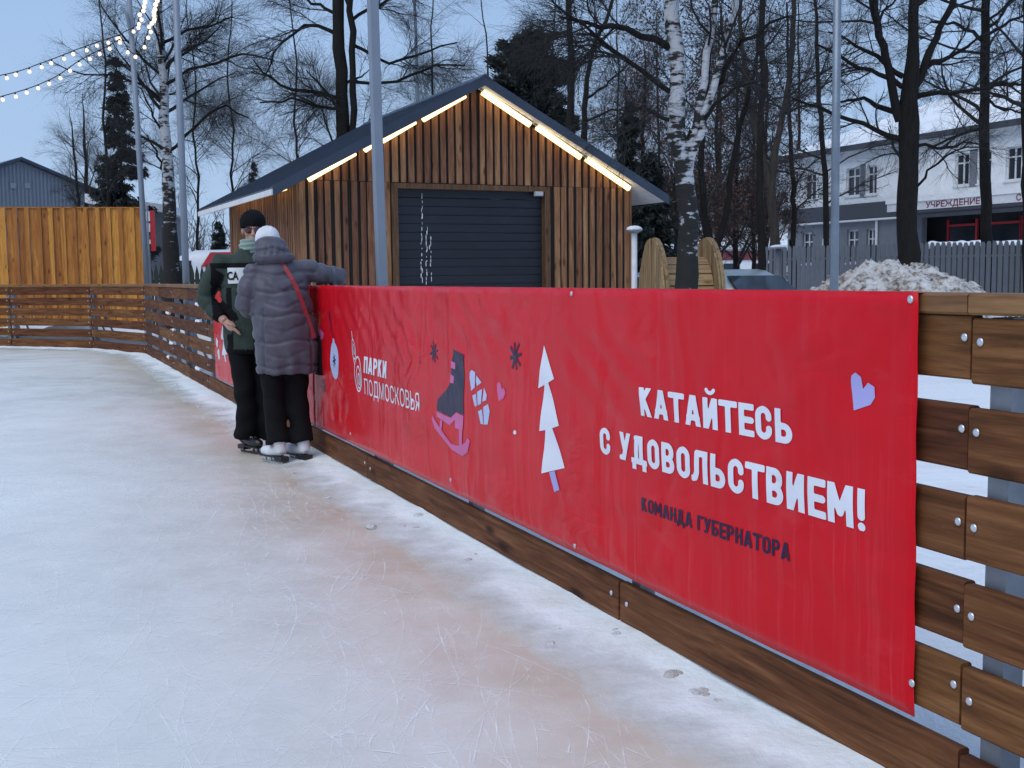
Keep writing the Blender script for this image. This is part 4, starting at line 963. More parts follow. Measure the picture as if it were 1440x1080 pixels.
# ------------------------------------------------------------------ heap of dirty snow
hc = W(1262, 400, 17.0); heap = empty('snow_heap', (hc.x, hc.y, 0)); tag(heap, 'heap of dirty brown snow beyond the right end of the banner', 'snow heap')
t = NT('dirty_snow'); v = t.coords(); g = t.noise(v, 2.6, 8, 0.72); g2 = t.noise(v, 11, 6, .7)
f = t.math('ADD', t.math('MULTIPLY', g, .6), t.math('MULTIPLY', g2, .45))
col = t.ramp(f, [(.38, (.05, .037, .028)), (.455, (.20, .16, .13)), (.53, (.54, .50, .46)), (.66, (.78, .78, .79))])
t.bump(f, .9, .08); M_DIRTY = t.base(col, .85, 0, .2)
def heap_z(x, y):
    r2 = (x / 1.75) ** 2 + (y / 1.7) ** 2; tail = 0.0
    z = 1.50 * max(0.0, 1 - r2) ** .62 if r2 < 1 else 0
    z = max(z, 1.30 * math.exp(-(((x + .95) / 1.0) ** 2 + (y / 1.1) ** 2) * 1.0) * .86, tail * 3.1)
    n_ = noise.noise((x * 2.3, y * 2.3, 1)) * .16 + noise.noise((x * 5.5, y * 5.5, 4)) * .09 + noise.noise((x * 13, y * 13, 9)) * .05
    return z + n_ * min(1, z * 1.6)
N_ = 110; V = [(x, y, heap_z(x, y) - .06) for x in np.linspace(-3.4, 2.6, N_) for y in np.linspace(-2.1, 2.1, N_)]
Fq = [(i*N_+j, (i+1)*N_+j, (i+1)*N_+j+1, i*N_+j+1) for i in range(N_-1) for j in range(N_-1)]
link('mound', np_mesh('mound', V, Fq, M_DIRTY, False), heap)
ch = MB()
for k in range(420):
    x, y = re_.uniform(-2.9, 1.75), re_.uniform(-1.7, .8); z = heap_z(x, y)
    if z < .15: continue
    r = .012 + .05 * re_.random() ** 2.2; Mx = Euler((re_.uniform(0, 6), re_.uniform(0, 6), 0)).to_matrix()
    vs = [Mx @ (Vector(p) * r * re_.uniform(.6, 1.35)) for p in ((1,0,0),(0,1,0),(-1,0,0),(0,-1,0),(0,0,1),(0,0,-1),(.7,.7,.3),(-.6,.5,-.5))]
    ch.add([Vector((x, y, z - .05)) + q_ for q_ in vs], [(0,6,4),(6,1,4),(1,7,4),(7,2,4),(2,3,4),(3,0,4),(6,0,5),(1,6,5),(7,1,5),(2,7,5),(3,2,5),(0,3,5)])
tag(ch.build('chunks', M_DIRTY, heap), kind='stuff')

# ------------------------------------------------------------------ grey picket fence in front of the institution
pa, pb = W(1074, 400, 30), W(1500, 400, 25.6); KF = Frame(pa.x, pa.y, math.atan2(pb.y - pa.y, pb.x - pa.x)); KL = (pb - pa).length
kf = empty('picket_fence', KF.o, KF.phi); tag(kf, 'grey metal picket fence in front of the pale building', 'fence')
kh = W(1090, 347, 29.8).z
pm = MB().prism([(-.05, 0, 0), (.05, 0, 0), (.05, 0, .97), (.03, 0, 1), (-.03, 0, 1), (-.05, 0, .97)], (0, .02, 0)).mesh('picket', M_PICK)
for k in range(int(KL / .128)): o = link('picket', pm, kf, (.06 + k * .128, 0, 0)); o.scale.z = kh + re_.uniform(-.012, .012); o.scale.x = re_.uniform(.85, 1.0)
MB().box(0, KL, .022, .06, .4, .45).box(0, KL, .022, .06, kh - .35, kh - .30).build('cross_rail', M_PICK, kf)
for k in range(4): MB().box(-.04, .04, .062, .14, -.03, kh - .02).build('post', M_PICK, kf, loc=(.5 + k * 2.4, 0, 0))

# ------------------------------------------------------------------ pale two-storey building
b0, b1 = W(1107, 386, 60), W(1265, 384.6, 52.6); BF = Frame(b0.x, b0.y, math.atan2(b1.y - b0.y, b1.x - b0.x))
bd = empty('institution_building', BF.o, BF.phi); tag(bd, 'pale two storey building with a grey ground floor behind the picket fence', 'building')
zt = BF.hit(1107, 222)[1]; zm = BF.hit(1107, 304)[1]; BL, BDp = 24.0, 11.0
def holes_wall(name, mat, x0, x1, z0, z1, wins, y0=0.0, y1=.3):   # a wall with real openings
    m = MB(); xs = sorted({x0, x1, *[w[0] for w in wins], *[w[1] for w in wins]}); zs = sorted({z0, z1, *[w[2] for w in wins], *[w[3] for w in wins]})
    for a, b in zip(xs[:-1], xs[1:]):
        for c, d in zip(zs[:-1], zs[1:]):
            if not any(w[0] <= a and b <= w[1] and w[2] <= c and d <= w[3] for w in wins): m.box(a, b, y0, y1, c, d)
    return m.build(name, mat, bd)
def win(xa, xb, za, zb):
    f = MB().box(xa, xb, .12, .2, za, za + .07).box(xa, xb, .12, .2, zb - .07, zb).box(xa, xa + .05, .12, .2, za + .071, zb - .071).box(xb - .05, xb, .12, .2, za + .071, zb - .071).box((xa + xb) / 2 - .035, (xa + xb) / 2 + .035, .125, .195, za + .071, zb - .071).box(xa + .071, (xa + xb) / 2 - .036, .125, .195, za + (zb - za) * .68, za + (zb - za) * .68 + .06).box((xa + xb) / 2 + .036, xb - .071, .125, .195, za + (zb - za) * .68, za + (zb - za) * .68 + .06).build('window', M_FRAMEW, bd)
    MB().box(xa + .03, xb - .03, .155, .17, za + .03, zb - .03).build('pane', M_GLASS, f)
    MB().box(xa - .08, xb + .08, -.06, .12, za - .07, za - .002).build('sill', M_FRAMEW, f)
uw = []
for (pa_, pb_, pc) in ((1130.5, 1147, 1138), (1189, 1208, 1198), (1217.5, 1232, 1225), (1341, 1361, 1351), (1374, 1392, 1383), (1412, 1434, 1423)):
    xa, xb = BF.hit(pa_, 300)[0], BF.hit(pb_, 300)[0]; uw.append((xa, xb, 0, 0))
zwa, zwb = BF.hit(1139, 282)[1], BF.hit(1139, 244)[1]
uw = [(a, b, zwa, zwb) for a, b, _, _ in uw]
holes_wall('upper_wall', M_WALLW, 0, BL, zm + .3, zt, uw)
for w_ in uw: win(*w_)
lw = []
for (pa_, pb_) in ((1128.5, 1143), (1191, 1207), (1218.5, 1230)): lw.append((BF.hit(pa_, 330)[0], BF.hit(pb_, 330)[0]))
lza, lzb = BF.hit(1136, 360)[1] - .4, BF.hit(1136, 327)[1]; lw = [(a, b, lza, lzb) for a, b in lw]
ex0 = BF.hit(1296, 330)[0]
entr = [(ex0, BL - 1.2, 0.1, zm - .55)]
holes_wall('lower_wall', M_WALLG, 0, BL, 0, zm - .42, lw + entr)
for w_ in lw: win(*w_)
M_BAND = plain('dark_band', (.055, .060, .075), .7)
MB().box(-.25, BL, -.18, .3, zm - .42, zm + .3).build('string_course', M_BAND, bd)
MB().tube([(-.2, -.22, zm - .5), (9, -.22, zm - .5)], .05, 6).build('conduit', M_FRAMEW, bd)
MB().tube([(BF.hit(1235, 320)[0], -.1, zm - .5), (BF.hit(1235, 320)[0], -.1, .6)], .06, 6).build('downpipe', M_FRAMEW, bd)
for a, b in ((uw[1][1], uw[2][0]), (uw[3][1], uw[4][0])): MB().box(a + .05, b - .05, -.03, -.003, zwa - .1, zwb + .1).build('grey_panel', M_WALLG, bd)
nx, nz = BF.hit(1162, 343); nb_ = MB().box(nx - .24, nx + .24, -.05, -.003, nz - .26, nz + .26).build('notice_board', M_FRAMEW, bd); MB().box(nx - .10, nx + .10, -.06, -.051, nz - .16, nz + .16).build('notice_sheet', M_BAND, nb_)
MB().box(0, .3, .31, BDp, 0, zt).box(BL - .3, BL, .31, BDp, 0, zt).box(.31, BL - .31, BDp - .3, BDp, 0, zt).build('end_wall', M_WALLW, bd)
MB().box(.31, BL - .31, 1.6, 1.9, 0, zt).build('inner_wall', M_BAND, bd)
m = MB(); e = .55
m.add([(-e, -e, zt), (BL + e, -e, zt), (BL + e, BDp + e, zt), (-e, BDp + e, zt), (5, BDp / 2, zt + 2.6), (BL - 5, BDp / 2, zt + 2.6)], [(0, 1, 5, 4), (1, 2, 5), (2, 3, 4, 5), (3, 0, 4), (3, 2, 1, 0)])
m.build('snowy_roof', M_SNOW, bd)
MB().box(-e - .03, BL + e, -e - .04, -e - .005, zt - .22, zt + .05).box(-e - .03, -e - .004, -e, BDp, zt - .22, zt + .05).build('gutter', M_BAND, bd)
# canopy with its red lettering over the entrance
cx0 = BF.hit(1284, 300)[0]; cz0, cz1 = BF.hit(1300, 298)[1], BF.hit(1300, 287)[1]
cn = MB().box(cx0, BL, -1.5, -.185, cz0, cz1).build('canopy', M_FRAMEW, bd)
MB().box(cx0 - .05, BL, -1.55, -.185, cz1 + .004, cz1 + .22).build('canopy_snow', M_SNOW, cn)
MB().box(cx0, BL, -1.48, -.185, cz0 - .12, cz0 - .004).build('canopy_edge', M_BAND, cn)
def wall_text(s, xa, xb, za, zb, y, mat, parent, nm='lettering'):
    bm = text_bm(s, .02); x0 = min(v.co.x for v in bm.verts); x1_ = max(v.co.x for v in bm.verts)
    for v in bm.verts: v.co = Vector((xa + (xb - xa) * (v.co.x - x0) / (x1_ - x0), y, za + (zb - za) * v.co.y / CAPH))
    me = bpy.data.meshes.new(nm); bm.to_mesh(me); bm.free(); me.materials.append(mat); return link(nm, me, parent)
M_LETTER = plain('letter_red', (.20, .02, .05), .5)
wall_text('УЧРЕЖДЕНИЕ', BF.hit(1302, 292, -1.5)[0], BF.hit(1378, 288, -1.5)[0], cz0 + .06, cz1 - .04, -1.51, M_LETTER, cn)
wall_text('С', BF.hit(1429, 285, -1.5)[0], BF.hit(1436, 285, -1.5)[0], cz0 + .06, cz1 - .04, -1.51, M_LETTER, cn)
for px in (1335, 1395, 1440): 
    x = BF.hit(px, 330)[0]; fr_ = MB().box(x - .85, x - .75, .7, .8, .1, zm - .7).box(x + .75, x + .85, .7, .8, .1, zm - .7).box(x - .74, x + .74, .7, .8, zm - 1.0, zm - .9).build('door', M_RED, bd)
    MB().box(x - .72, x + .72, .74, .76, .1, zm - 1.02).build('pane', M_GLASS, fr_)
# snow-topped hedge between building and fence
h0 = W(1310, 400, 36); hm = MB(); 
for k in range(40): hm.ell((k * .17, re_.uniform(-.05, .05), 0), (.2, .35, .10 + re_.uniform(0, .05)), None, 8, 6)
hedge = empty('clipped_hedge', (h0.x, h0.y, 0), R(-12)); tag(hedge, 'long dark hedge with a white snow top behind the picket fence', 'hedge')
hz_ = W(1310, 345, 36).z
link('snow_top', remesh(hm, .05, 'snow_top', M_SNOW, 2), hedge, (0, 0, hz_))
MB().box(-.1, 6.8, -.3, .3, -.03, hz_ - .02).build('hedge_body', plain('hedge_twigs', (.03, .03, .025), .9, 0, .4, 20, .6), hedge)
# small house with a snowy roof and a red fence far behind the car
r0 = W(990, 400, 70); hs = empty('small_house', (r0.x, r0.y, 0), R(6)); tag(hs, 'small far house with a dull red band beyond the sedan', 'building')
MB().box(0, 5.5, 0, 5, 0, 2.9).build('wall', M_WALLW, hs); MB().box(-.2, 5.7, -.08, -.01, 2.2, 2.75).build('red_band', plain('dull_red', (.22, .05, .06), .7), hs)
link('snowy_roof', fix_normals(MB().prism([(-.4, -.4, 2.9), (5.9, -.4, 2.9), (5.9, 2.5, 4.3), (-.4, 2.5, 4.3)], (0, 0, .2)).mesh('snowy_roof', M_SNOW)), hs)
link('window', MB().box(1.2, 2.2, -.05, -.005, 1.0, 2.0).mesh('window', M_GLASS), hs); link('window', MB().box(3.2, 4.2, -.05, -.005, 1.0, 2.0).mesh('window', M_GLASS), hs)

# ------------------------------------------------------------------ trees
def bark(name, c, var=.35):
    t = NT(name); v = t.coords((7, 7, 1.6)); f = t.noise(v, 2.2, 7, .65, dist=.4)
    t.bump(f, .8, .03); return t.base(t.ramp(f, [(.3, tuple(q * (1 - var) for q in c)), (.7, tuple(q * (1 + var) for q in c))]), .9, 0, .15)
M_BARK = bark('dark_bark', (.017, .015, .0135)); M_TWIG = plain('dark_twigs', (.015, .013, .0125), .85, 0, .25, 3); M_TWIGB = plain('brown_twigs', (.028, .021, .019), .85, 0, .25, 3)
def birch_bark(name, zdark):
    t = NT(name); v = t.coords((3.2, 3.2, 11.0)); f = t.noise(v, 1.5, 4, .6); g = t.noise(t.coords((3, 3, 2)), 1.3, 5, .6)
    sz = t.n('SeparateXYZ'); t.nt.links.new(t.coords(), sz.inputs[0])
    low = t.n('MapRange', Value=sz.outputs['Z'], From_Min=zdark - 1.3, From_Max=zdark + 1.3, To_Min=.17, To_Max=.022).outputs['Result']
    k = t.math('ADD', t.math('ADD', t.math('MULTIPLY', f, .55), t.math('MULTIPLY', g, .45)), low)
    col = t.ramp(k, [(.50, (.47, .48, .50)), (.545, (.28, .28, .29)), (.57, (.028, .026, .025)), (.9, (.018, .017, .016))])
    t.bump(k, .5, .02); return t.base(col, .75, 0, .2)
def tubes(P, Rr, sides):                                        # P (N,K,3), R (N,K) -> vertices, quads
    N, K, _ = P.shape; T = np.gradient(P, axis=1); T /= np.linalg.norm(T, axis=2, keepdims=True) + 1e-9
    ref = np.where(np.abs(T[..., 2:3]) < .8, np.array([0, 0, 1.0]), np.array([1.0, 0, 0]))
    A = np.cross(T, ref); A /= np.linalg.norm(A, axis=2, keepdims=True) + 1e-9; B = np.cross(T, A)
    th = np.arange(sides) * 2 * np.pi / sides
    V = P[:, :, None, :] + Rr[:, :, None, None] * (A[:, :, None, :] * np.cos(th)[None, None, :, None] + B[:, :, None, :] * np.sin(th)[None, None, :, None])
    base = (np.arange(N)[:, None] * K + np.arange(K - 1)[None, :]) * sides; k = np.arange(sides); k2 = (k + 1) % sides
    F_ = np.stack([base[..., None] + k, base[..., None] + k2, base[..., None] + sides + k2, base[..., None] + sides + k], -1)
    return V.reshape(-1, 3), F_.reshape(-1, 4)
def join_tubes(name, groups, mat):
    Vs, Fs, o = [], [], 0
    for P, Rr, s in groups:
        v, f = tubes(P, Rr, s); Vs.append(v); Fs.append(f + o); o += len(v)
    return np_mesh(name, np.concatenate(Vs), np.concatenate(Fs), mat)
def resample(pts, rad, K):
    pts = np.array(pts, float); rad = np.array(rad, float); d = np.r_[0, np.cumsum(np.linalg.norm(np.diff(pts, axis=0), axis=1))]; s = np.linspace(0, d[-1], K)
    return np.stack([np.interp(s, d, pts[:, i]) for i in range(3)], 1), np.interp(s, d, rad)
def spawn(rn, P, Rr, n, tmin, tmax, l0, l1, a0, a1, K, rr, rmax, grav, jit, tip=.25, up=0.0, taperlen=.55):
    N, Kp, _ = P.shape; wgt = np.linalg.norm(P[:, -1] - P[:, 0], axis=1); idx = rn.choice(N, n, p=wgt / wgt.sum())
    t = rn.uniform(tmin, tmax, n) * (Kp - 1); i = np.minimum(t.astype(int), Kp - 2); f = (t - i)[:, None]
    pos = P[idx, i] * (1 - f) + P[idx, i + 1] * f; tan = P[idx, i + 1] - P[idx, i]; tan /= np.linalg.norm(tan, axis=1, keepdims=True) + 1e-9
    r0 = np.minimum((Rr[idx, i] * (1 - f[:, 0]) + Rr[idx, i + 1] * f[:, 0]) * rr, rmax) * rn.uniform(.65, 1.0, n)
    q = rn.normal(size=(n, 3)); q -= tan * (q * tan).sum(1, keepdims=True); q /= np.linalg.norm(q, axis=1, keepdims=True) + 1e-9
    a = rn.uniform(a0, a1, n)[:, None]; d = np.cos(a) * tan + np.sin(a) * q; d[:, 2] += up; d /= np.linalg.norm(d, axis=1, keepdims=True)
    Ln = rn.uniform(l0, l1, n) * (1 - taperlen * t / (Kp - 1)); O = np.zeros((n, K, 3)); O[:, 0] = pos
    for k in range(1, K):
        O[:, k] = O[:, k-1] + d * (Ln / (K - 1))[:, None]
        d = d + rn.normal(size=(n, 3)) * jit; d[:, 2] += grav * (k / K); d /= np.linalg.norm(d, axis=1, keepdims=True)
    return O, r0[:, None] * np.linspace(1, tip, K)[None, :]
STY = {  # limbs, branches, boughs, twigs: counts and habit
    'birch': dict(n=(17, 140, 900, 9500), l=((1.6, 3.8), (.9, 2.0), (.5, 1.1), (.35, 1.0)), g=(.05, -.02, -.12, -.42), a=(.75, 1.25), rt=.0042, up=.15),
    'linden': dict(n=(24, 190, 1100, 9500), l=((2.0, 4.6), (.9, 2.2), (.45, 1.0), (.2, .55)), g=(-.03, -.02, .0, -.08), a=(.9, 1.4), rt=.0050, up=.05),
    'alder': dict(n=(20, 140, 900, 7000), l=((1.4, 3.2), (.8, 1.7), (.4, .9), (.25, .55)), g=(.06, .02, .0, .0), a=(.6, 1.1), rt=.0045, up=.3),
}
def tree(name, label, Y, trunks, style, seed, mat=None, tmat=None, limbs=(), cat='tree', group=None, tmin=.22, dens=1.0, lscale=1.0, leaves=None):
    """trunks, limbs: lists of (px, py, width in px) measured at distance Y, from the ground up"""
    rn = np.random.default_rng(seed); st = STY[style]; mat = mat or M_BARK; tmat = tmat or M_TWIG
    def path(tk, dy=0.0):
        pts = [W(px, py, Y + dy * i / max(1, len(tk) - 1)) for i, (px, py, w) in enumerate(tk)]; return pts, [w * Y / FPX / 2 for (_, _, w) in tk]
    p0, _ = path(trunks[0]); root_xy = Vector((p0[0].x, p0[0].y, -.03)); root = empty(name, root_xy); tag(root, label, cat, group)
    TP, TR = [], []
    for j, tk in enumerate(trunks):
        pts, rad = path(tk, dy=(0 if j == 0 else rn.uniform(-.5, .5)))
        if j == 0 or pts[0].z < 1.0:
            g0 = pts[0].copy(); g0.z = -.05; pts = [g0] + pts; rad = [rad[0] * 1.25] + rad
        P, r = resample([p - root_xy for p in pts], rad, 26)
        P[1:-1] += rn.normal(size=(24, 3)) * .018 * np.array([1, 1, 0]); TP.append(P); TR.append(r)
    TPa, TRa = np.array(TP), np.array(TR)
    for P, r in zip(TP, TR): link('trunk', join_tubes('trunk', [(P[None], (r * (1 + .05 * np.sin(np.arange(26) * 2.1)))[None], 12)], mat), root)
    LP, LR = [], []
    for lb in limbs:
        pts, rad = path(lb, dy=rn.uniform(-1.2, 1.2)); P, r = resample([p - root_xy for p in pts], rad, 9); P[1:] += rn.normal(size=(8, 3)) * .03; LP.append(P); LR.append(r)
        link('limb', join_tubes('limb', [(P[None], r[None], 8)], M_BARK), root)
    n1, n2, n3, n4 = [max(1, int(q * dens)) for q in st['n']]; l1, l2, l3, l4 = [(a * lscale, b * lscale) for a, b in st['l']]; g1, g2, g3, g4 = st['g']
    A, RA = spawn(rn, TPa, TRa, n1, tmin, 1.0, *l1, *st['a'], 9, .5, .06, g1, .13, .22, st['up'])
    if LP: A = np.concatenate([A, np.array(LP)]); RA = np.concatenate([RA, np.array(LR)])
    B_, RB = spawn(rn, A, RA, n2, .18, 1.0, *l2, .4, 1.0, 7, .55, .026, g2, .15, .3)
    C_, RC_ = spawn(rn, B_, RB, n3, .15, 1.0, *l3, .4, 1.0, 5, .6, .012, g3, .17, .4)
    src, rs = np.concatenate([C_, np.array([resample(p, q, 5)[0] for p, q in zip(B_, RB)])]), np.concatenate([RC_, RB[:, :5]])
    D, RD_ = spawn(rn, src, rs, n4, .1, 1.0, *l4, .35, 1.0, 3, 1.0, st['rt'], g4, .16, .45)
    nA = n1
    cr = join_tubes('crown', [(A[:nA], RA[:nA], 6), (B_, RB, 4), (C_, RC_, 3), (D, RD_, 3)], tmat)
    co = link('crown', cr, root)
    if leaves:
        m_, cnt, size = leaves
        tips = D[:, -1][rn.integers(0, len(D), cnt)] + rn.normal(size=(cnt, 3)) * .08; link('leaves', leaf_tris('leaves', rn, tips, size, m_), root)
    return root
def leaf_tris(name, rn, C, size, mat, d=None, elong=1.6):
    n = len(C); a = rn.normal(size=(n, 3)) if d is None else d + rn.normal(size=(n, 3)) * .45; a /= np.linalg.norm(a, axis=1, keepdims=True) + 1e-9
    b = np.cross(a, rn.normal(size=(n, 3))); b /= np.linalg.norm(b, axis=1, keepdims=True) + 1e-9; s = rn.uniform(.5, 1.2, (n, 1)) * size
    V = np.stack([C + a * s * elong * .6, C - a * s * elong * .4 + b * s * .35, C - a * s * elong * .4 - b * s * .35], 1).reshape(-1, 3)
    o = link('tmp', np_mesh(name, V, np.arange(3 * n).reshape(-1, 3), mat, False)); me = o.data; bpy.data.objects.remove(o)
    return tag_mesh(me)
def tag_mesh(me): return me
M_NEEDLE = plain('needles', (.012, .018, .016), .8, 0, .4, 2); M_NEEDLEP = plain('pine_needles', (.016, .022, .018), .8, 0, .4, 2); M_BROWNLEAF = plain('withered_leaves', (.085, .042, .030), .85, 0, .4, 3)
def spruce(name, label, px, py_top, Y, half_px, seed, sparse=1.0, group=None, pine=False, base_frac=.10, n=20000):
    rn = np.random.default_rng(seed); top = W(px, py_top, Y); H = top.z; root = empty(name, (top.x, top.y, -.03)); tag(root, label, 'tree', group)
    rt = .012 * H; P, r = resample([(0, 0, 0), (0.02, 0, H * .5), (0, 0, H)], [rt, rt * .6, .02], 14); link('trunk', join_tubes('trunk', [(P[None], r[None], 10)], M_BARK), root)
    Rm = half_px * Y / FPX; O, Ra = [], []
    zs = np.sort(rn.uniform(base_frac, .985, int(150 * sparse)))
    for z in zs:
        q = (z - base_frac) / (1 - base_frac)
        L_ = Rm * ((1 - q) ** .85 * .95 + .05) * rn.uniform(.55, 1.1) if not pine else Rm * (math.sin(math.pi * min(1, q * .92 + .06)) ** .6) * rn.uniform(.5, 1.05)
        a = rn.uniform(0, 2 * math.pi); K = 7; pts = []
        for k in range(K):
            s = k / (K - 1); rr = L_ * s; pts.append((rr * math.cos(a), rr * math.sin(a), z * H + (-.38 * rr + .22 * rr * s * s if not pine else .25 * rr - .1 * rr * s)))
        O.append(pts); Ra.append(np.linspace(.018 + .01 * L_, .004, K))
    O, Ra = np.array(O), np.array(Ra); br, rbr = spawn(rn, O, Ra, int(700 * sparse), .15, 1.0, .25 * Rm * .6, .6 * Rm * .6, .5, 1.0, 4, .6, .01, -.15 if not pine else .05, .12)
    link('branches', join_tubes('branches', [(O, Ra, 4), (br, rbr, 3)], M_BARK), root)
    nn = int(n * sparse); w = rn.integers(0, len(br), nn); t = rn.uniform(0, 1, nn); k = np.minimum((t * 3).astype(int), 2); f = (t * 3 - k)[:, None]
    C = br[w, k] * (1 - f) + br[w, k + 1] * f; n2 = nn // 2; w2 = rn.integers(0, len(O), n2); t2 = rn.uniform(.12, 1, n2); k2 = np.minimum((t2 * 6).astype(int), 5); f2 = (t2 * 6 - k2)[:, None]
    C = np.concatenate([C, O[w2, k2] * (1 - f2) + O[w2, k2 + 1] * f2]) + rn.normal(size=(nn + n2, 3)) * .035 * Rm
    dd = np.zeros_like(C); dd[:, :2] = C[:, :2] / (np.linalg.norm(C[:, :2], axis=1, keepdims=True) + .1); dd[:, 2] = -.5 if not pine else .4
    me = leaf_tris('needles', rn, C, .05 * Rm + .035, M_NEEDLEP if pine else M_NEEDLE, dd, 2.2); link('crown', me, root)
    return root
GB = 'trees around the rink'
# tall white birch beside the cable drum
tree('birch_tree', 'large white birch in front of the cable drum, right of the hut', 14.6,
     [[(962, 540, 38), (965, 405, 32), (969, 330, 29), (965, 255, 26), (954, 170, 24), (948, 100, 22), (944, 0, 20), (941, -120, 17), (935, -300, 14), (930, -480, 6)],
      [(958, 285, 14), (970, 215, 12), (983, 150, 11), (992, 90, 10), (1003, 30, 9), (1012, -60, 9), (1025, -260, 4)],
      [(963, 262, 12), (985, 185, 11), (1003, 120, 10), (1022, 55, 9), (1036, 0, 8), (1055, -100, 7), (1070, -260, 3)]],
     'birch', 1, birch_bark('birch_bark_near', 2.3), limbs=[[(940, 66, 11), (895, 46, 9), (852, 35, 7), (820, 25, 5), (787, 25, 3)], [(944, 130, 8), (895, 97, 7), (860, 65, 6), (832, 47, 4), (780, 0, 2)], [(962, 200, 7), (1000, 160, 6), (1040, 120, 4), (1070, 115, 2)],
     [(945, 170, 6), (905, 150, 5), (880, 158, 3), (862, 180, 2)], [(1000, 130, 7), (1045, 60, 6), (1085, 30, 4), (1120, 20, 2)]], dens=.85, lscale=.85, tmin=.30)
tree('birch_tree', 'birch with black and white bark behind the round pole left of the man', 30.0,
     [[(243, 400, 24), (239, 330, 22), (238, 280, 18), (234, 200, 15), (229, 110, 12), (223, 0, 10), (219, -140, 7), (216, -300, 3)]],
     'birch', 2, birch_bark('birch_bark_far', 3.4), limbs=[[(235, 215, 5), (262, 190, 4), (290, 160, 4), (318, 150, 3), (350, 165, 2)], [(231, 120, 5), (262, 100, 4), (300, 88, 4), (345, 75, 3), (385, 85, 2)], [(229, 60, 5), (255, 45, 4), (290, 38, 3), (330, 22, 2)],
     [(234, 190, 4), (215, 165, 3), (205, 130, 2), (190, 120, 1.5)], [(236, 250, 4), (220, 215, 3), (205, 190, 2)], [(232, 150, 4), (200, 115, 3), (150, 105, 2.5), (105, 105, 2), (75, 88, 1.2)]], tmin=.3, dens=1.15)
tree('twin_stem_tree', 'dark tree with two close stems behind the left roof slope', 28.0,
     [[(486, 400, 22), (484, 250, 20), (481, 120, 17), (476, 0, 16), (472, -150, 13), (470, -320, 5)], [(496, 400, 11), (499, 260, 10), (496, 120, 9), (493, 0, 9), (492, -150, 8), (498, -300, 3)]],
     'birch', 3, limbs=[[(480, 140, 6), (440, 128, 5), (400, 125, 4), (370, 100, 3), (355, 85, 2)], [(478, 50, 6), (445, 36, 5), (415, 42, 4), (385, 75, 3), (372, 110, 2)], [(496, 115, 5), (530, 118, 4), (575, 108, 4), (615, 90, 3), (655, 92, 2)], [(494, 62, 5), (545, 92, 4), (600, 70, 3), (640, 58, 2)],
     [(477, 20, 5), (440, 5, 4), (400, -20, 3)], [(493, 30, 5), (540, 0, 4), (580, -25, 3)], [(483, 150, 4), (450, 148, 4), (410, 140, 3), (365, 145, 2)]], tmin=.25, dens=1.25)
tree('slim_tree', 'slim dark tree rising behind the right roof slope', 27.0,
     [[(802, 400, 13), (803, 230, 12), (803, 100, 9), (800, 0, 8), (799, -150, 5), (799, -300, 2)], [(820, 400, 10), (821, 200, 9), (823, 120, 7), (832, 70, 6), (850, 30, 5), (866, -15, 4), (880, -120, 2)]],
     'alder', 4, limbs=[[(803, 60, 4), (830, 55, 3), (850, 75, 2)], [(821, 175, 4), (850, 160, 3), (885, 150, 2)], [(822, 140, 4), (855, 120, 3), (890, 85, 2)], [(802, 40, 4), (770, 55, 3), (740, 90, 2)]], dens=.7, tmin=.35)
tree('linden_tree', 'stout dark tree with many low limbs before the pale building', 24.0,
     [[(1277, 420, 34), (1277, 330, 29), (1277, 250, 27), (1278, 180, 28), (1280, 120, 24), (1286, 70, 15), (1287, 0, 14), (1289, -120, 10), (1292, -300, 4)],
      [(1266, 170, 14), (1256, 130, 12), (1246, 85, 11), (1235, 40, 10), (1226, 0, 9), (1215, -120, 6), (1210, -220, 3)], [(1287, 120, 13), (1305, 80, 11), (1322, 40, 9), (1340, 0, 9), (1358, -80, 6), (1370, -180, 3)]],
     'linden', 5, limbs=[[(1268, 196, 9), (1240, 186, 7), (1200, 170, 6), (1160, 155, 5), (1115, 138, 3)], [(1268, 160, 9), (1235, 148, 7), (1212, 138, 5), (1180, 142, 3)], [(1268, 122, 8), (1230, 100, 6), (1190, 88, 5), (1150, 60, 3)], [(1290, 135, 8), (1330, 132, 6), (1370, 128, 4), (1420, 112, 2)],
     [(1292, 108, 9), (1318, 85, 7), (1345, 75, 5), (1380, 50, 3)], [(1270, 108, 8), (1235, 78, 6), (1200, 62, 4), (1165, 40, 2)], [(1290, 205, 5), (1330, 208, 4), (1375, 200, 2)], [(1290, 262, 4), (1310, 230, 3), (1345, 210, 2.5), (1390, 205, 1.5)]], dens=1.2, tmin=.3)
tree('straight_tree', 'straight dark trunk near the right edge before the white canopy', 27.0,
     [[(1389, 420, 17), (1387, 300, 15), (1385, 200, 14), (1385, 90, 13), (1386, 0, 11), (1387, -140, 8), (1388, -300, 3)]],
     'linden', 6, limbs=[[(1386, 120, 6), (1410, 118, 5), (1450, 122, 3)], [(1385, 60, 6), (1350, 35, 4), (1310, 30, 3)], [(1386, 175, 5), (1350, 190, 4), (1315, 205, 3)], [(1386, 50, 5), (1420, 30, 4), (1460, 15, 3)], [(1386, 140, 4), (1410, 155, 3), (1440, 160, 2)]], dens=.85, tmin=.35)
tree('leaning_tree', 'tree cut by the right edge of the photo', 25.5, [[(1449, 420, 18), (1446, 300, 16), (1444, 150, 14), (1447, 0, 12), (1450, -150, 8), (1450, -300, 3)]], 'linden', 7, dens=.45, tmin=.4)
tree('slim_tree', 'straight black trunk between the birch and the picket fence', 21.5, [[(1071, 420, 12), (1070, 345, 11), (1068, 230, 10), (1072, 100, 9), (1073, 0, 8), (1074, -140, 6), (1075, -280, 2)]], 'linden', 8, dens=.6, tmin=.4, lscale=.8)
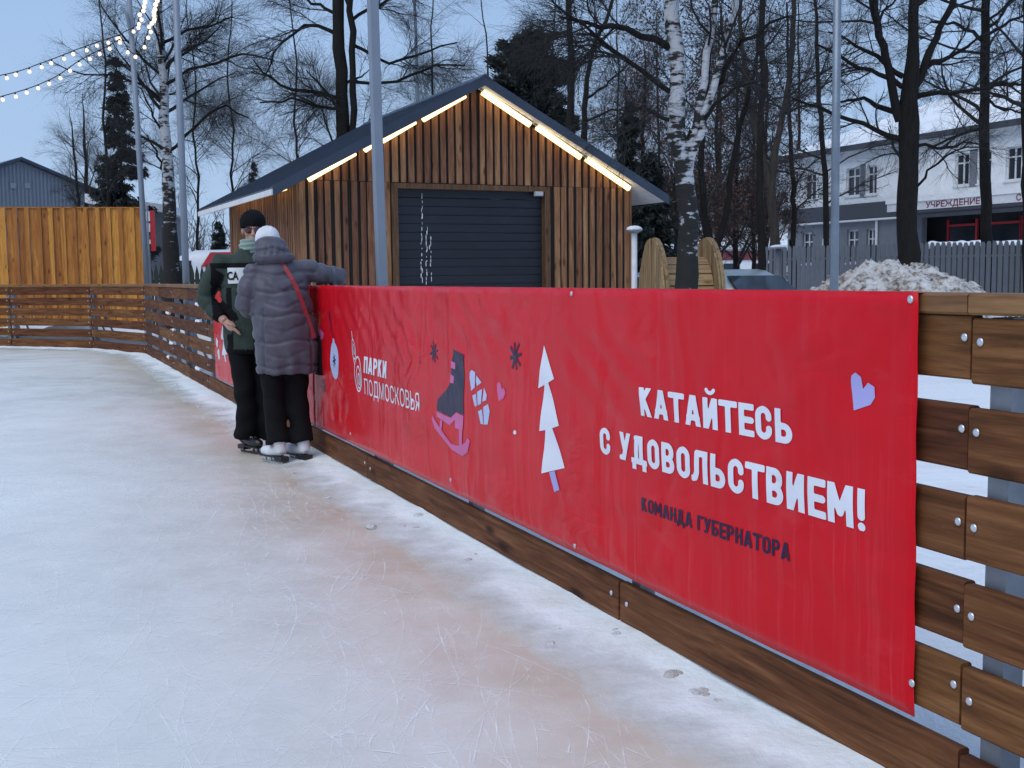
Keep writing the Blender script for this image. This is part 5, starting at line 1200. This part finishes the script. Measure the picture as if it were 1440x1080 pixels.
tree('forked_tree', 'grey brown forked tree at the left end of the picket fence', 33.0, [[(1092, 400, 17), (1090, 330, 14), (1084, 270, 12), (1092, 200, 9), (1108, 130, 8), (1115, 60, 8), (1118, -60, 5), (1118, -160, 2)], [(1086, 270, 11), (1066, 200, 9), (1050, 130, 8), (1042, 40, 6), (1040, -80, 3)]], 'linden', 9, bark('grey_bark', (.050, .042, .036)), dens=.7, tmin=.3)
tree('forked_tree', 'dark forked tree just right of the birch, behind the drum', 24.0, [[(1002, 420, 16), (1000, 350, 14), (990, 300, 11), (985, 240, 9), (990, 150, 7), (1000, 50, 5), (1008, -80, 3)], [(1004, 350, 12), (1020, 310, 9), (1030, 230, 8), (1046, 160, 7), (1065, 80, 5), (1080, -40, 3)]], 'linden', 10, dens=.7, tmin=.3)
# the thicket behind drum and hut, denser and browner; copies are turned and scaled
def replant(src, label, px, Y, turn, sc=1.0, szc=None):
    c = copy_tree(src); q = W(px, 400, Y); c.location = (q.x, q.y, -.03); c.rotation_euler = (0, 0, R(turn)); c.scale = (sc, sc, szc or sc); c['label'] = label; return c
T1 = tree('brown_tree', 'brown leaved thicket tree just right of the hut roof', 42, [[(905, 420, 9), (907, 300, 7), (903, 200, 5), (908, 100, 3), (905, 50, 1)]], 'alder', 11, None, M_TWIGB, dens=1.3, tmin=.12, lscale=1.25, leaves=(M_BROWNLEAF, 5200, .085), group='brown thicket trees')
replant(T1, 'brown leaved thicket tree between birch stem and black trunk', 1035, 45, 130, 1.05); replant(T1, 'brown leaved thicket tree behind the birch trunk', 952, 40, 250, 1.1)
replant(T1, 'brown leaved thicket tree just left of the forked grey trunk', 1075, 52, 40, 1.15); replant(T1, 'brown leaved thicket tree low behind the white stub post', 880, 55, 80, 1.1); replant(T1, 'brown leaved thicket tree right behind the sedan roof', 1008, 50, 320, 1.2)
T2 = tree('bare_tree', 'bare tree at the left edge of the far thicket, behind the drum', 52, [[(925, 420, 6), (928, 280, 4.5), (925, 150, 3), (923, 20, 1)]], 'alder', 14, dens=.9, tmin=.1, lscale=1.3, group='far thicket trees')
replant(T2, 'bare tree in the far thicket above the silver green sedan', 1012, 55, 100, 1.1); replant(T2, 'bare tree in the far thicket beside the pale building corner', 1060, 50, 200, 1.0)
replant(T2, 'bare tree behind the left end of the pale building roof', 1120, 72, 300, 1.5)
spruce('spruce_tree', 'dark spruce behind the right hut eave', 885, 140, 36, 50, 17, 1.3)
spruce('spruce_tree', 'low dark spruce at the hut corner behind the white stub post', 915, 215, 33, 62, 18, 1.3)
spruce('pine_tree', 'broad dark pine rising behind the hut ridge', 742, 46, 38, 74, 19, 2.0, pine=True, base_frac=.35, n=30000)
spruce('spruce_tree', 'ragged dark spruce behind the orange plank wall', 163, 78, 44, 54, 20, .8, base_frac=.22)
spruce('spruce_tree', 'small far spruce just above the left hut eave', 356, 226, 58, 24, 21, .7)
spruce('spruce_tree', 'far blue grey spruce left of the hut wall', 308, 312, 66, 30, 22, .6)
spruce('spruce_tree', 'little spruce beside the grey ground floor windows', 1112, 335, 40, 12, 23, .5)
tree('bushy_tree', 'thin bushy bare tree left of the ragged spruce', 48.0, [[(121, 420, 7), (122, 280, 6), (120, 200, 4), (116, 130, .5)], [(112, 420, 5), (110, 280, 4), (104, 210, 3), (98, 150, .4)]], 'alder', 24, None, M_TWIGB, dens=.8, tmin=.25, lscale=1.0)
tree('tall_thin_tree', 'tall thin bare tree behind the ragged spruce and bulb strings', 40.0, [[(150, 420, 6), (153, 250, 4.5), (145, 170, 3.5), (148, 90, 2.6), (140, 0, 1.8), (138, -60, .8)]], 'birch', 25, dens=.45, tmin=.3)
T3 = tree('bare_birch', 'far bare birch seen between round pole and twin stem tree', 45.0, [[(330, 420, 5), (333, 330, 4.2), (325, 250, 3.4), (328, 180, 2.8), (318, 100, 2.2), (327, 20, 1.5), (322, -60, .6)]], 'birch', 26, dens=1.1, tmin=.22, lscale=1.3, group='far bare birches')
replant(T3, 'far bare birch seen just right of the thick square pole', 612, 42, 70, 1.0); replant(T3, 'far bare birch seen left of the pine, above the hut ridge', 690, 46, 200, 1.05); replant(T3, 'far bare birch seen right of the pine, beside the slim dark tree', 778, 48, 310, 1.1)
replant(T3, 'far bare birch seen just left of the twin stem tree', 425, 40, 150, .95)
replant(T3, 'far bare birch seen in the gap between slim tree and white birch', 870, 50, 100, 1.1); replant(T3, 'far bare birch seen just right of the round pole', 285, 43, 180, .95)
T4 = tree('bare_linden', 'far bare tree seen left of the stout tree, above the snowy roof', 38.0, [[(1165, 420, 9), (1160, 250, 8), (1150, 100, 6), (1145, -60, 3)]], 'linden', 29, dens=.65, tmin=.3, group='far dark trees')
replant(T4, 'far dark tree seen above the forked grey trunk', 1118, 46, 300, 1.05)
# the far wood beyond the van: one mass, haze put into its grey twig colour
rn = np.random.default_rng(40); nT = 300
bx = rn.uniform(-66, -24, nT); by = rn.uniform(112, 150, nT); hT = rn.uniform(6, 10.5, nT) * (1 + .15 * np.sin(bx * .4))
P0 = np.stack([np.stack([bx + rn.normal(0, .15, nT) * k, by, hT * k / 5 - .03], 1) for k in range(6)], 1); R0 = np.linspace(.11, .02, 6)[None] * np.ones((nT, 1))
A1, RA1 = spawn(rn, P0, R0, 2400, .2, 1.0, 1.0, 2.8, .4, .9, 5, .6, .05, .1, .12); A2, RA2 = spawn(rn, A1, RA1, 9000, .1, 1.0, .6, 1.7, .3, .9, 3, .9, .035, .05, .15)
tag(link('far_wood', join_tubes('far_wood', [(P0, R0, 5), (A1, RA1, 4), (A2, RA2, 3)], plain('hazed_twigs', (.075, .070, .072), .9, 0, .2, .3))), 'haze grey bare wood far behind the white van', 'wood', kind='stuff')

# ------------------------------------------------------------------ the two skaters
M_SKIN = plain('skin', (.48, .27, .20), .55, 0, .08, 6)
def fabric(name, c, rough=.8, sheen=.3, var=.15):
    t = NT(name); v = t.coords(); f = t.noise(v, 14, 5); t.bump(t.noise(v, 22, 4, .6), .35, .012)
    t.set(t.b, 'Sheen Weight', sheen); return t.base(t.ramp(f, [(.3, tuple(q * (1 - var) for q in c)), (.7, tuple(q * (1 + var) for q in c))]), rough, 0, .2)
M_COAT = fabric('grey_nylon', (.088, .085, .108), .36, .05); M_GREEN = fabric('dark_green_cloth', (.036, .051, .042), .75, .03); M_BLACKC = fabric('black_cloth', (.005, .005, .0065), .9, 0.0)
M_KNITW = fabric('white_knit', (.66, .68, .72), .9); M_SAGE = fabric('sage_knit', (.24, .31, .27), .9); M_LEATHW = plain('white_boot', (.66, .67, .70), .4); M_STRAP = plain('red_strap', (.30, .02, .03), .5); M_BLACKP = plain('black_plastic', (.010, .010, .012), .35)
M_STEEL = plain('blade_steel', (.45, .47, .50), .25, .9)
def hand(m, wrist, d, side_v, palm_n, s=1.0, curl=.5, thumb_side=1):
    """palm and five unequal bent fingers; d = direction of the fingers, side_v = across the palm towards the thumb, palm_n = out of the palm"""
    d, sv, pn = Vector(d).normalized(), Vector(side_v).normalized(), Vector(palm_n).normalized(); w = Vector(wrist)
    k = w + d * .05 * s
    m.tube([w - d * .02, w + d * .02 * s, k, w + d * .088 * s], [.024 * s, .030 * s, .036 * s, .030 * s], 10, flat=(pn, .48))
    for i, (o, L_) in enumerate(((.028, .070), (.010, .078), (-.010, .072), (-.028, .056))):
        b = w + d * .082 * s + sv * o * s; p = [b - d * .012]; dd = d.copy(); q = b
        for j, fr in enumerate((.42, .32, .26)):
            dd = (dd + pn * curl * (.55 + .25 * j)).normalized(); q = q + dd * L_ * fr * s; p.append(q)
        m.tube([p[0], b] + p[1:], [.0095 * s, .0095 * s, .009 * s, .0082 * s, .0068 * s], 8)
    b = w + d * .03 * s + sv * .028 * s; t1 = b + (sv * .75 + d * .6 + pn * .2).normalized() * .034 * s; t2 = t1 + (sv * .3 + d * .9 + pn * .35 * curl).normalized() * .03 * s
    m.tube([b - sv * .012, b, t1, t2], [.012 * s, .012 * s, .0105 * s, .008 * s], 8)
def head_shapes(m, c, yaw, tilt=0.0):
    Mx = Matrix.Rotation(yaw, 3, 'Z') @ Matrix.Rotation(tilt, 3, 'X'); c = Vector(c)
    def e(p, r): m.ell(c + Mx @ Vector(p), r, Mx, 16, 11)
    e((0, -.012, .035), (.076, .096, .088)); e((0, .022, -.045), (.056, .066, .072)); e((0, .052, -.088), (.030, .028, .022))
    e((0, .094, -.012), (.012, .018, .026)); e((0, .104, -.028), (.016, .014, .012)); e((0, .075, .022), (.050, .020, .012))
    for s in (-1, 1): e((s * .076, -.01, -.008), (.010, .022, .032)); e((s * .038, .058, -.025), (.024, .022, .022)); e((s * .010, .086, -.058), (.016, .010, .007))
    e((0, .084, -.067), (.018, .010, .006)); return Mx
def skate(parent, foot, yaw, boot_mat, toe_mat, hs=1.0, figure=True):
    sk = empty('skate', foot, yaw, parent)
    m = MB(); bz = .055                                          # boot: toe along +y
    m.tube([(0, -.085, bz + .045), (0, -.02, bz + .042), (0, .06, bz + .035), (0, .135, bz + .03), (0, .165, bz + .028)], [.036, .040, .044, .036, .016], 12, flat=((0, 0, 1), .95))
    m.tube([(0, -.065, bz + .03), (0, -.05, bz + .11), (0, -.045, bz + .18)], [.044, .044, .050], 12)
    link('boot', remesh(m, .009, 'boot', boot_mat, 3), sk)
    MB().cbox(-.034, .034, -.115, -.03, bz - .028, bz + .008, .006).cbox(-.036, .036, -.028, .15, bz - .006, bz + .006, .004).build('sole', M_BLACKP, sk)
    b = MB().prism([(-.002, -.135, .014), (-.002, -.12, .001), (-.002, .13, .001), (-.002, .165, .012), (-.002, .165, .022), (-.002, .13, .016), (-.002, -.12, .016)], (.004, 0, 0)).box(-.004, .004, -.09, -.07, .014, .04).box(-.004, .004, .05, .065, .014, .055).box(-.004, .004, .11, .125, .014, .055)
    b.build('blade', M_STEEL if figure else M_BLACKP, sk)
    for k in range(4): MB().tube([(-.022, .03 + k * .022, bz + .075 - k * .006), (.022, .03 + k * .022, bz + .078 - k * .006)], .004, 6).build('lace', toe_mat, sk)
    return sk
def seams(me, f):                                               # push seam lines in along the normals: f(co) -> depth
    no = [v.normal.copy() for v in me.vertices]
    for v, nn in zip(me.vertices, no): v.co = v.co + nn * f(v.co)
    me.update()
def arm_param(p, path):                                          # distance to a limb path and length along it
    best = (9, 0); acc = 0
    for a, b in zip(path[:-1], path[1:]):
        ab = b - a; s = max(0, min(1, (p - a).dot(ab) / ab.length_squared)); d = (a + ab * s - p).length
        if d < best[0]: best = (d, acc + ab.length * s)
        acc += ab.length
    return best
def drape(me, pts2, y_from, y_dir, lift):                        # (x, z) points laid on a garment from front or back
    bvh = BVHTree.FromPolygons([v.co.copy() for v in me.vertices], [tuple(p.vertices) for p in me.polygons]); out = []
    for (x, z) in pts2:
        h = bvh.ray_cast(Vector((x, y_from, z)), Vector((0, y_dir, 0)))[0]; y = h.y if h else 0.0; out.append(Vector((x, y - y_dir * lift, z)))
    return out

# --- woman in the grey padded coat, seen from behind
wpos = Vector((-1.628, 8.12, 0)); WPHI = R(20)
ra = [Vector(p) for p in ((.185, .02, 1.365), (.31, .02, 1.335), (.435, .045, 1.318), (.43, .17, 1.312), (.42, .285, 1.305))]
la = [Vector(p) for p in ((-.160, .03, 1.355), (-.212, .01, 1.24), (-.245, .02, 1.13), (-.18, .15, 1.08), (-.09, .225, 1.08))]
hc_ = Vector((-.055, .10, 1.535))
m = MB(); m.loft([(.02, .0, .80, .16, .11), (.02, 0, .92, .165, .115), (.01, 0, 1.05, .135, .10), (0, .01, 1.2, .155, .105), (0, .02, 1.33, .175, .10), (-.01, .035, 1.40, .10, .07), (-.02, .055, 1.45, .055, .05), (-.04, .085, 1.50, .05, .05)], 16)
for s, ank in ((-1, -.062), (1, .108)): m.tube([(s * .085 + .02, 0, .86), (s * .085 + .02, .01, .66), (ank, .025, .47), (ank, .0, .28), (ank, -.03, .13), (ank - .01, .0, .105), (ank - .03, .055, .10)], [.085, .080, .052, .036, .028, .022, .016], 12)
m.tube(ra, [.055, .048, .042, .040, .028], 10); m.tube(la, [.055, .048, .042, .040, .028], 10)
hand(m, ra[-1] + Vector((0, .01, -.008)), (-.05, 1, -.12), (-1, 0, 0), (0, 0, -1), .92, .12); hand(m, la[-1], (.8, .5, -.1), (0, .3, 1), (.2, -.9, 0), .92, .4)
head_shapes(m, hc_, R(12), R(-18))
woman = link('person', remesh(m, .0085, 'person', M_SKIN, 2), None, wpos, (0, 0, WPHI))
tag(woman, 'person in long grey padded coat, seen from behind, arm resting on the barrier', 'person', 'skaters by the barrier')
c = MB(); c.loft([(.045, 0, .628, .205, .150), (.045, 0, .66, .216, .160), (.04, -.005, .74, .224, .168), (.033, -.01, .87, .226, .172), (.022, -.01, 1.0, .220, .168), (.012, -.008, 1.14, .213, .160), (.004, 0, 1.26, .208, .150), (.006, .015, 1.35, .186, .132), (-.01, .03, 1.41, .160, .118), (-.02, .045, 1.45, .105, .095), (-.03, .055, 1.48, .085, .082)], 28)
c.tube([ra[0] + Vector((-.06, 0, -.01))] + ra, [.085, .082, .074, .068, .064, .052], 14); c.tube([la[0] + Vector((.06, 0, -.02))] + la, [.085, .084, .076, .070, .064, .050], 14)
coat = remesh(c, .011, 'coat', M_COAT, 4, .6)
SE = [.70, .875, 1.06, 1.225, 1.35]
def wcoat(co):
    d1, s1 = arm_param(co, ra); d2, s2 = arm_param(co, la); d = 0.0
    if (d1 < .1 and s1 > .07) or (d2 < .095 and s2 > .07):
        s = s1 if d1 < d2 else s2; ph = (s - .06) / .125; q = abs(ph - round(ph)) * .125; d -= .011 * math.exp(-(q / .011) ** 2); d += .004 * math.sin(co.x * 55 + co.z * 40 + s * 30)
    else:
        v = co.z - .035 * noise.noise((co.x * 5, co.y * 5, 3))
        for z in SE: d -= .014 * math.exp(-((v - z) / .011) ** 2)
        chev = .5 * abs((co.x - .02)) + .0                       # pointed stitch lines on the back
        for z in SE[1:5]: d -= .009 * math.exp(-((v - (z - .12 + chev * .7)) / .009) ** 2) * (1 if abs(co.x - .02) < .14 and co.y < 0 else 0)
        d += .007 * noise.noise((co.x * 9, co.y * 9, co.z * 14)) + .005 * math.sin(co.x * 34 + 7 * co.z + 5 * noise.noise((co.z * 9, co.x * 3, 0)))
        d -= .010 * math.exp(-((abs(co.x - .03) - .165) / .008) ** 2) * (1 if co.y < 0 and co.z < 1.1 else 0)
        if co.z < .64: d -= .01
    return d
seams(coat, wcoat); coat_o = link('coat', coat, woman)
hd = MB(); hd.ell((-.035, -.035, 1.455), (.150, .095, .060), None, 20, 12); hd.ell((-.045, -.015, 1.50), (.130, .090, .062), None, 20, 12); hd.ell((-.05, .02, 1.545), (.115, .080, .060), None, 18, 12)
hood = remesh(hd, .010, 'hood', M_COAT, 3)
def hoodf(co): 
    d = -.014 * math.exp(-((co.z - 1.525 + .25 * abs(co.x + .05)) / .010) ** 2) if co.y < .03 else 0
    for x in (-.10, -.055, -.01, .035): d -= .008 * math.exp(-((co.x - x - .25 * (co.z - 1.48)) / .007) ** 2) * (1 if 1.47 < co.z < 1.54 else 0)
    for z in (1.487, 1.507): d -= .006 * math.exp(-((co.z - z) / .006) ** 2) * (1 if abs(co.x + .035) < .08 else 0)
    return d + .004 * noise.noise((co.x * 18, co.y * 18, co.z * 18))
seams(hood, hoodf); link('hood', hood, woman)
hm_ = MB(); Mx = Matrix.Rotation(R(12), 3, 'Z') @ Matrix.Rotation(R(-18), 3, 'X'); hm_.ell(hc_ + Mx @ Vector((0, -.01, .052)), (.084, .102, .092), Mx, 20, 12); hm_.ell(hc_ + Mx @ Vector((0, -.005, .02)), (.086, .104, .045), Mx, 20, 10)
hat = remesh(hm_, .008, 'knit_hat', M_KNITW, 2); seams(hat, lambda p: .003 * math.sin(math.atan2(p.y - hc_.y, p.x - hc_.x) * 34)); link('knit_hat', hat, woman)
tr = MB(); 
for s, ank in ((-1, -.062), (1, .108)):
    tr.tube([(s * .085 + .025, 0, .84), (s * .082 + .022, .0, .66), (ank * .95 + .002, .015, .47), (ank + .01, -.02, .28), (ank + .018, -.058, .150)], [.098, .092, .078, .076, .084], 16)
tr.loft([(.025, 0, .74, .16, .11), (.02, 0, .88, .17, .12), (.02, 0, .95, .15, .11)], 16)
trs = remesh(tr, .011, 'trousers', M_BLACKC, 3); seams(trs, lambda p: .005 * noise.noise((p.x * 10, p.y * 10, p.z * 7)) + .003 * math.sin(p.z * 40 + p.x * 20)); link('trousers', trs, woman)
skate(woman, (-.062, -.02, 0), R(26), M_LEATHW, M_FRAMEW); skate(woman, (.108, -.015, 0), R(24), M_LEATHW, M_FRAMEW)
# shoulder bag worn across the back
bag = empty('shoulder_bag', wpos, WPHI); tag(bag, 'small black bag on a red strap hanging at the right hip of the grey coat', 'bag')
line = [(.005, 1.425), (.035, 1.37), (.07, 1.30), (.105, 1.22), (.135, 1.14), (.165, 1.05), (.19, .97), (.215, .89)]
pts = drape(coat, line, -1.0, 1, .004); sm_ = MB()
for a, b in zip(range(len(pts) - 1), range(1, len(pts))):
    d = (pts[b] - pts[a]).normalized(); nn = Vector((d.z, 0, -d.x)) * .015
    sm_.prism([pts[a] + nn, pts[a] - nn, pts[b] - nn, pts[b] + nn], (0, -.007, 0))
sm_.build('strap', M_STRAP, bag); MB().tube([pts[0] + Vector((.012, -.012, -.005)), pts[0] + Vector((.02, -.014, -.03)), pts[0] + Vector((-.002, -.014, -.03)), pts[0] + Vector((.012, -.012, -.005))], .003, 6).build('buckle', M_STEEL, bag)
pb_ = MB(); pb_.loft([(.285, .03, .62, .035, .10), (.29, .03, .66, .045, .115), (.285, .03, .80, .045, .115), (.275, .03, .88, .036, .105), (.27, .03, .90, .02, .09)], 18, power=3.5)
link('pouch', fix_normals(pb_.mesh('pouch', M_BLACKC, True)), bag)

# --- man in the dark green jacket, hand on hip
mpos = Vector((-1.945, 8.62, 0)); MPHI = R(202)
ra = [Vector(p) for p in ((.195, 0, 1.425), (.285, -.03, 1.29), (.325, -.055, 1.165), (.265, .02, 1.075), (.205, .10, 1.0))]
la = [Vector(p) for p in ((-.195, 0, 1.425), (-.27, .0, 1.29), (-.31, .02, 1.15), (-.27, .14, 1.08), (-.20, .24, 1.03))]
hc_ = Vector((-.03, .03, 1.668))
m = MB(); m.loft([(0, 0, .84, .155, .10), (0, 0, .95, .155, .105), (0, 0, 1.1, .15, .105), (0, 0, 1.28, .18, .115), (0, 0, 1.40, .185, .10), (-.005, 0, 1.47, .11, .075), (-.015, .01, 1.51, .062, .058), (-.025, .02, 1.60, .058, .058)], 16)
legs = [[(.085, 0, .88), (.082, .01, .70), (.068, .035, .50), (.05, .0, .30), (.038, -.03, .13), (.035, .0, .105), (.022, .05, .10)], [(-.085, 0, .88), (-.09, .015, .70), (-.10, .05, .50), (-.11, .03, .30), (-.115, .01, .13), (-.115, .03, .105), (-.10, .08, .10)]]
for lg in legs: m.tube(lg, [.088, .080, .056, .038, .030, .022, .016], 12)
m.tube(ra, [.056, .050, .044, .042, .030], 10); m.tube(la, [.056, .050, .044, .042, .030], 10)
hand(m, ra[-1], (-.62, .42, -.62), (.25, .85, .35), (-.55, -.55, -.35), 1.0, .18); hand(m, la[-1], (.3, .8, -.2), (.8, -.3, .2), (0, -.2, -1), 1.0, .5)
hM = head_shapes(m, hc_, R(-10), R(-4))
man = link('person', remesh(m, .0075, 'person', M_SKIN, 2), None, mpos, (0, 0, MPHI))
tag(man, 'person in dark green jacket, black beanie and tinted glasses, hand on hip', 'person', 'skaters by the barrier')
c = MB(); c.loft([(0, 0, .755, .190, .142), (0, 0, .80, .205, .158), (0, 0, .92, .21, .164), (0, 0, 1.1, .21, .162), (0, 0, 1.26, .222, .164), (0, 0, 1.37, .224, .152), (0, 0, 1.44, .182, .124), (-.008, .003, 1.49, .115, .098), (-.015, .01, 1.535, .094, .092)], 26)
c.tube([ra[0] + Vector((-.06, 0, -.02))] + ra[:-1] + [ra[-1] + Vector((.022, -.022, .022))], [.09, .088, .078, .072, .066, .052], 14); c.tube([la[0] + Vector((.06, 0, -.02))] + la, [.09, .088, .078, .072, .066, .054], 14)
jk = remesh(c, .010, 'jacket', [M_GREEN, M_BLACKC], 4, .6)
def mj(co):
    d1, s1 = arm_param(co, ra); d2, s2 = arm_param(co, la)
    if (d1 < .1 and s1 > .06) or (d2 < .1 and s2 > .06):
        s = s1 if d1 < d2 else s2; return -.007 * math.exp(-((s * 9 % 1 - .5) / .12) ** 2) + .006 * noise.noise((co.x * 16, co.y * 16, co.z * 22))
    return .007 * noise.noise((co.x * 8, co.y * 8, co.z * 13)) - .008 * math.exp(-((co.z - 1.245) / .010) ** 2) - .010 * math.exp(-(co.x / .006) ** 2) * (1 if co.y > 0 else 0)
seams(jk, mj)
mi = []
for p in jk.polygons:                                            # black yoke over the shoulders, black stripe down the sleeve
    co = p.center; d1, s1 = arm_param(co, ra); d2, s2 = arm_param(co, la); arm = min(d1, d2) < .1 and max(s1 if d1 < d2 else 0, s2 if d2 <= d1 else 0) > .06
    k = 0
    if not arm and 1.385 < co.z < 1.425 : k = 1
    if arm and co.y > ((ra if d1 < d2 else la)[1].y + .035) and abs(co.x) < .29 and co.z > 1.0: k = 1
    if not arm and abs(abs(co.x) - .17) < .018 and co.z < 1.25: k = 1
    if co.z < .79 : k = 1
    mi.append(k)
jk.polygons.foreach_set('material_index', mi); jk_o = link('jacket', jk, man)
nxp, nzp = 10, 6; grid = [(.175 - .21 * i / nxp, 1.275 + .115 * j / nzp) for i in range(nxp + 1) for j in range(nzp + 1)]
P = drape(jk, grid, 1.0, -1, .006); q = nzp + 1
pm_ = MB(); pm_.add(P, [(i*q+j, i*q+j+1, (i+1)*q+j+1, (i+1)*q+j) for i in range(nxp) for j in range(nzp)]); patch = link('chest_panel', pm_.mesh('chest_panel', plain('panel_white', (.58, .59, .60), .7), True), jk_o)
bm = text_bm('CA', .03); xs = [v.co.x for v in bm.verts]; bmesh.ops.subdivide_edges(bm, edges=bm.edges[:], cuts=1)
pp = [(.180 - .074 * (v.co.x - min(xs)) / (max(xs) - min(xs)), 1.303 + .060 * v.co.y / CAPH) for v in bm.verts]
for v, p in zip(bm.verts, drape(jk, pp, 1.0, -1, .0105)): v.co = p
me = bpy.data.meshes.new('lettering'); bm.to_mesh(me); bm.free(); me.materials.append(M_BLACKC); link('lettering', me, jk_o)
col_ = MB(); col_.loft([(-.018, .012, 1.50, .092, .090), (-.02, .016, 1.545, .096, .098), (-.024, .022, 1.58, .092, .100), (-.026, .026, 1.605, .082, .092), (-.026, .026, 1.60, .06, .07)], 22)
ng = remesh(col_, .008, 'neck_warmer', M_SAGE, 2); seams(ng, lambda p: .005 * math.sin(p.z * 190 + 3 * noise.noise((p.x * 9, p.y * 9, 0)))); link('neck_warmer', ng, man)
hb = MB(); hb.ell(hc_ + hM @ Vector((0, -.015, .055)), (.094, .112, .095), hM, 20, 12); hb.ell(hc_ + hM @ Vector((0, -.015, .028)), (.093, .110, .050), hM, 20, 10)
beanie = remesh(hb, .008, 'beanie', M_BLACKC, 2)
cut = hc_.z + .016
for v in beanie.vertices:
    if v.co.z < cut: v.co.z = cut + (v.co.z - cut) * .15
seams(beanie, lambda p: .003 * math.sin(math.atan2(p.y - hc_.y, p.x - hc_.x) * 36)); link('beanie', beanie, man)
M_LENS = plain('tinted_lens', (.085, .022, .024), .12, 0, .1, 2, 0, .7)
gl = MB()
for s in (-1, 1): gl.ell(hc_ + hM @ Vector((s * .034, .092, .000)), (.029, .007, .024), hM, 14, 8)
gl_o = gl.build('glasses', M_LENS, man, True)
fr_ = MB().tube([hc_ + hM @ Vector(p) for p in ((-.078, .0, .008), (-.072, .06, .010), (-.062, .090, .012), (-.034, .1, .026), (0, .106, .012), (.034, .1, .026), (.062, .090, .012), (.072, .06, .010), (.078, 0, .008))], .0028, 6).build('frame', M_BLACKP, gl_o)
tr = MB()
for lg, hm3 in zip(legs, ((.057, -.04, .12), (-.130, -.012, .12))): tr.tube([lg[0], lg[1], lg[2], lg[3], hm3], [.102, .094, .080, .080, .098], 16)
tr.loft([(0, 0, .76, .16, .11), (0, 0, .9, .165, .115), (0, 0, .98, .15, .11)], 16)
trs = remesh(tr, .011, 'trousers', M_BLACKC, 3); seams(trs, lambda p: .007 * noise.noise((p.x * 9, p.y * 9, p.z * 9)) + .005 * math.sin(p.z * 38 + p.x * 25) * (1 if p.z < .5 else .4)); link('trousers', trs, man)
skate(man, (.040, 0.0, 0), R(22), M_BLACKP, M_FRAMEW, figure=False); skate(man, (-.118, .03, 0), R(-14), M_BLACKP, M_FRAMEW, figure=False)
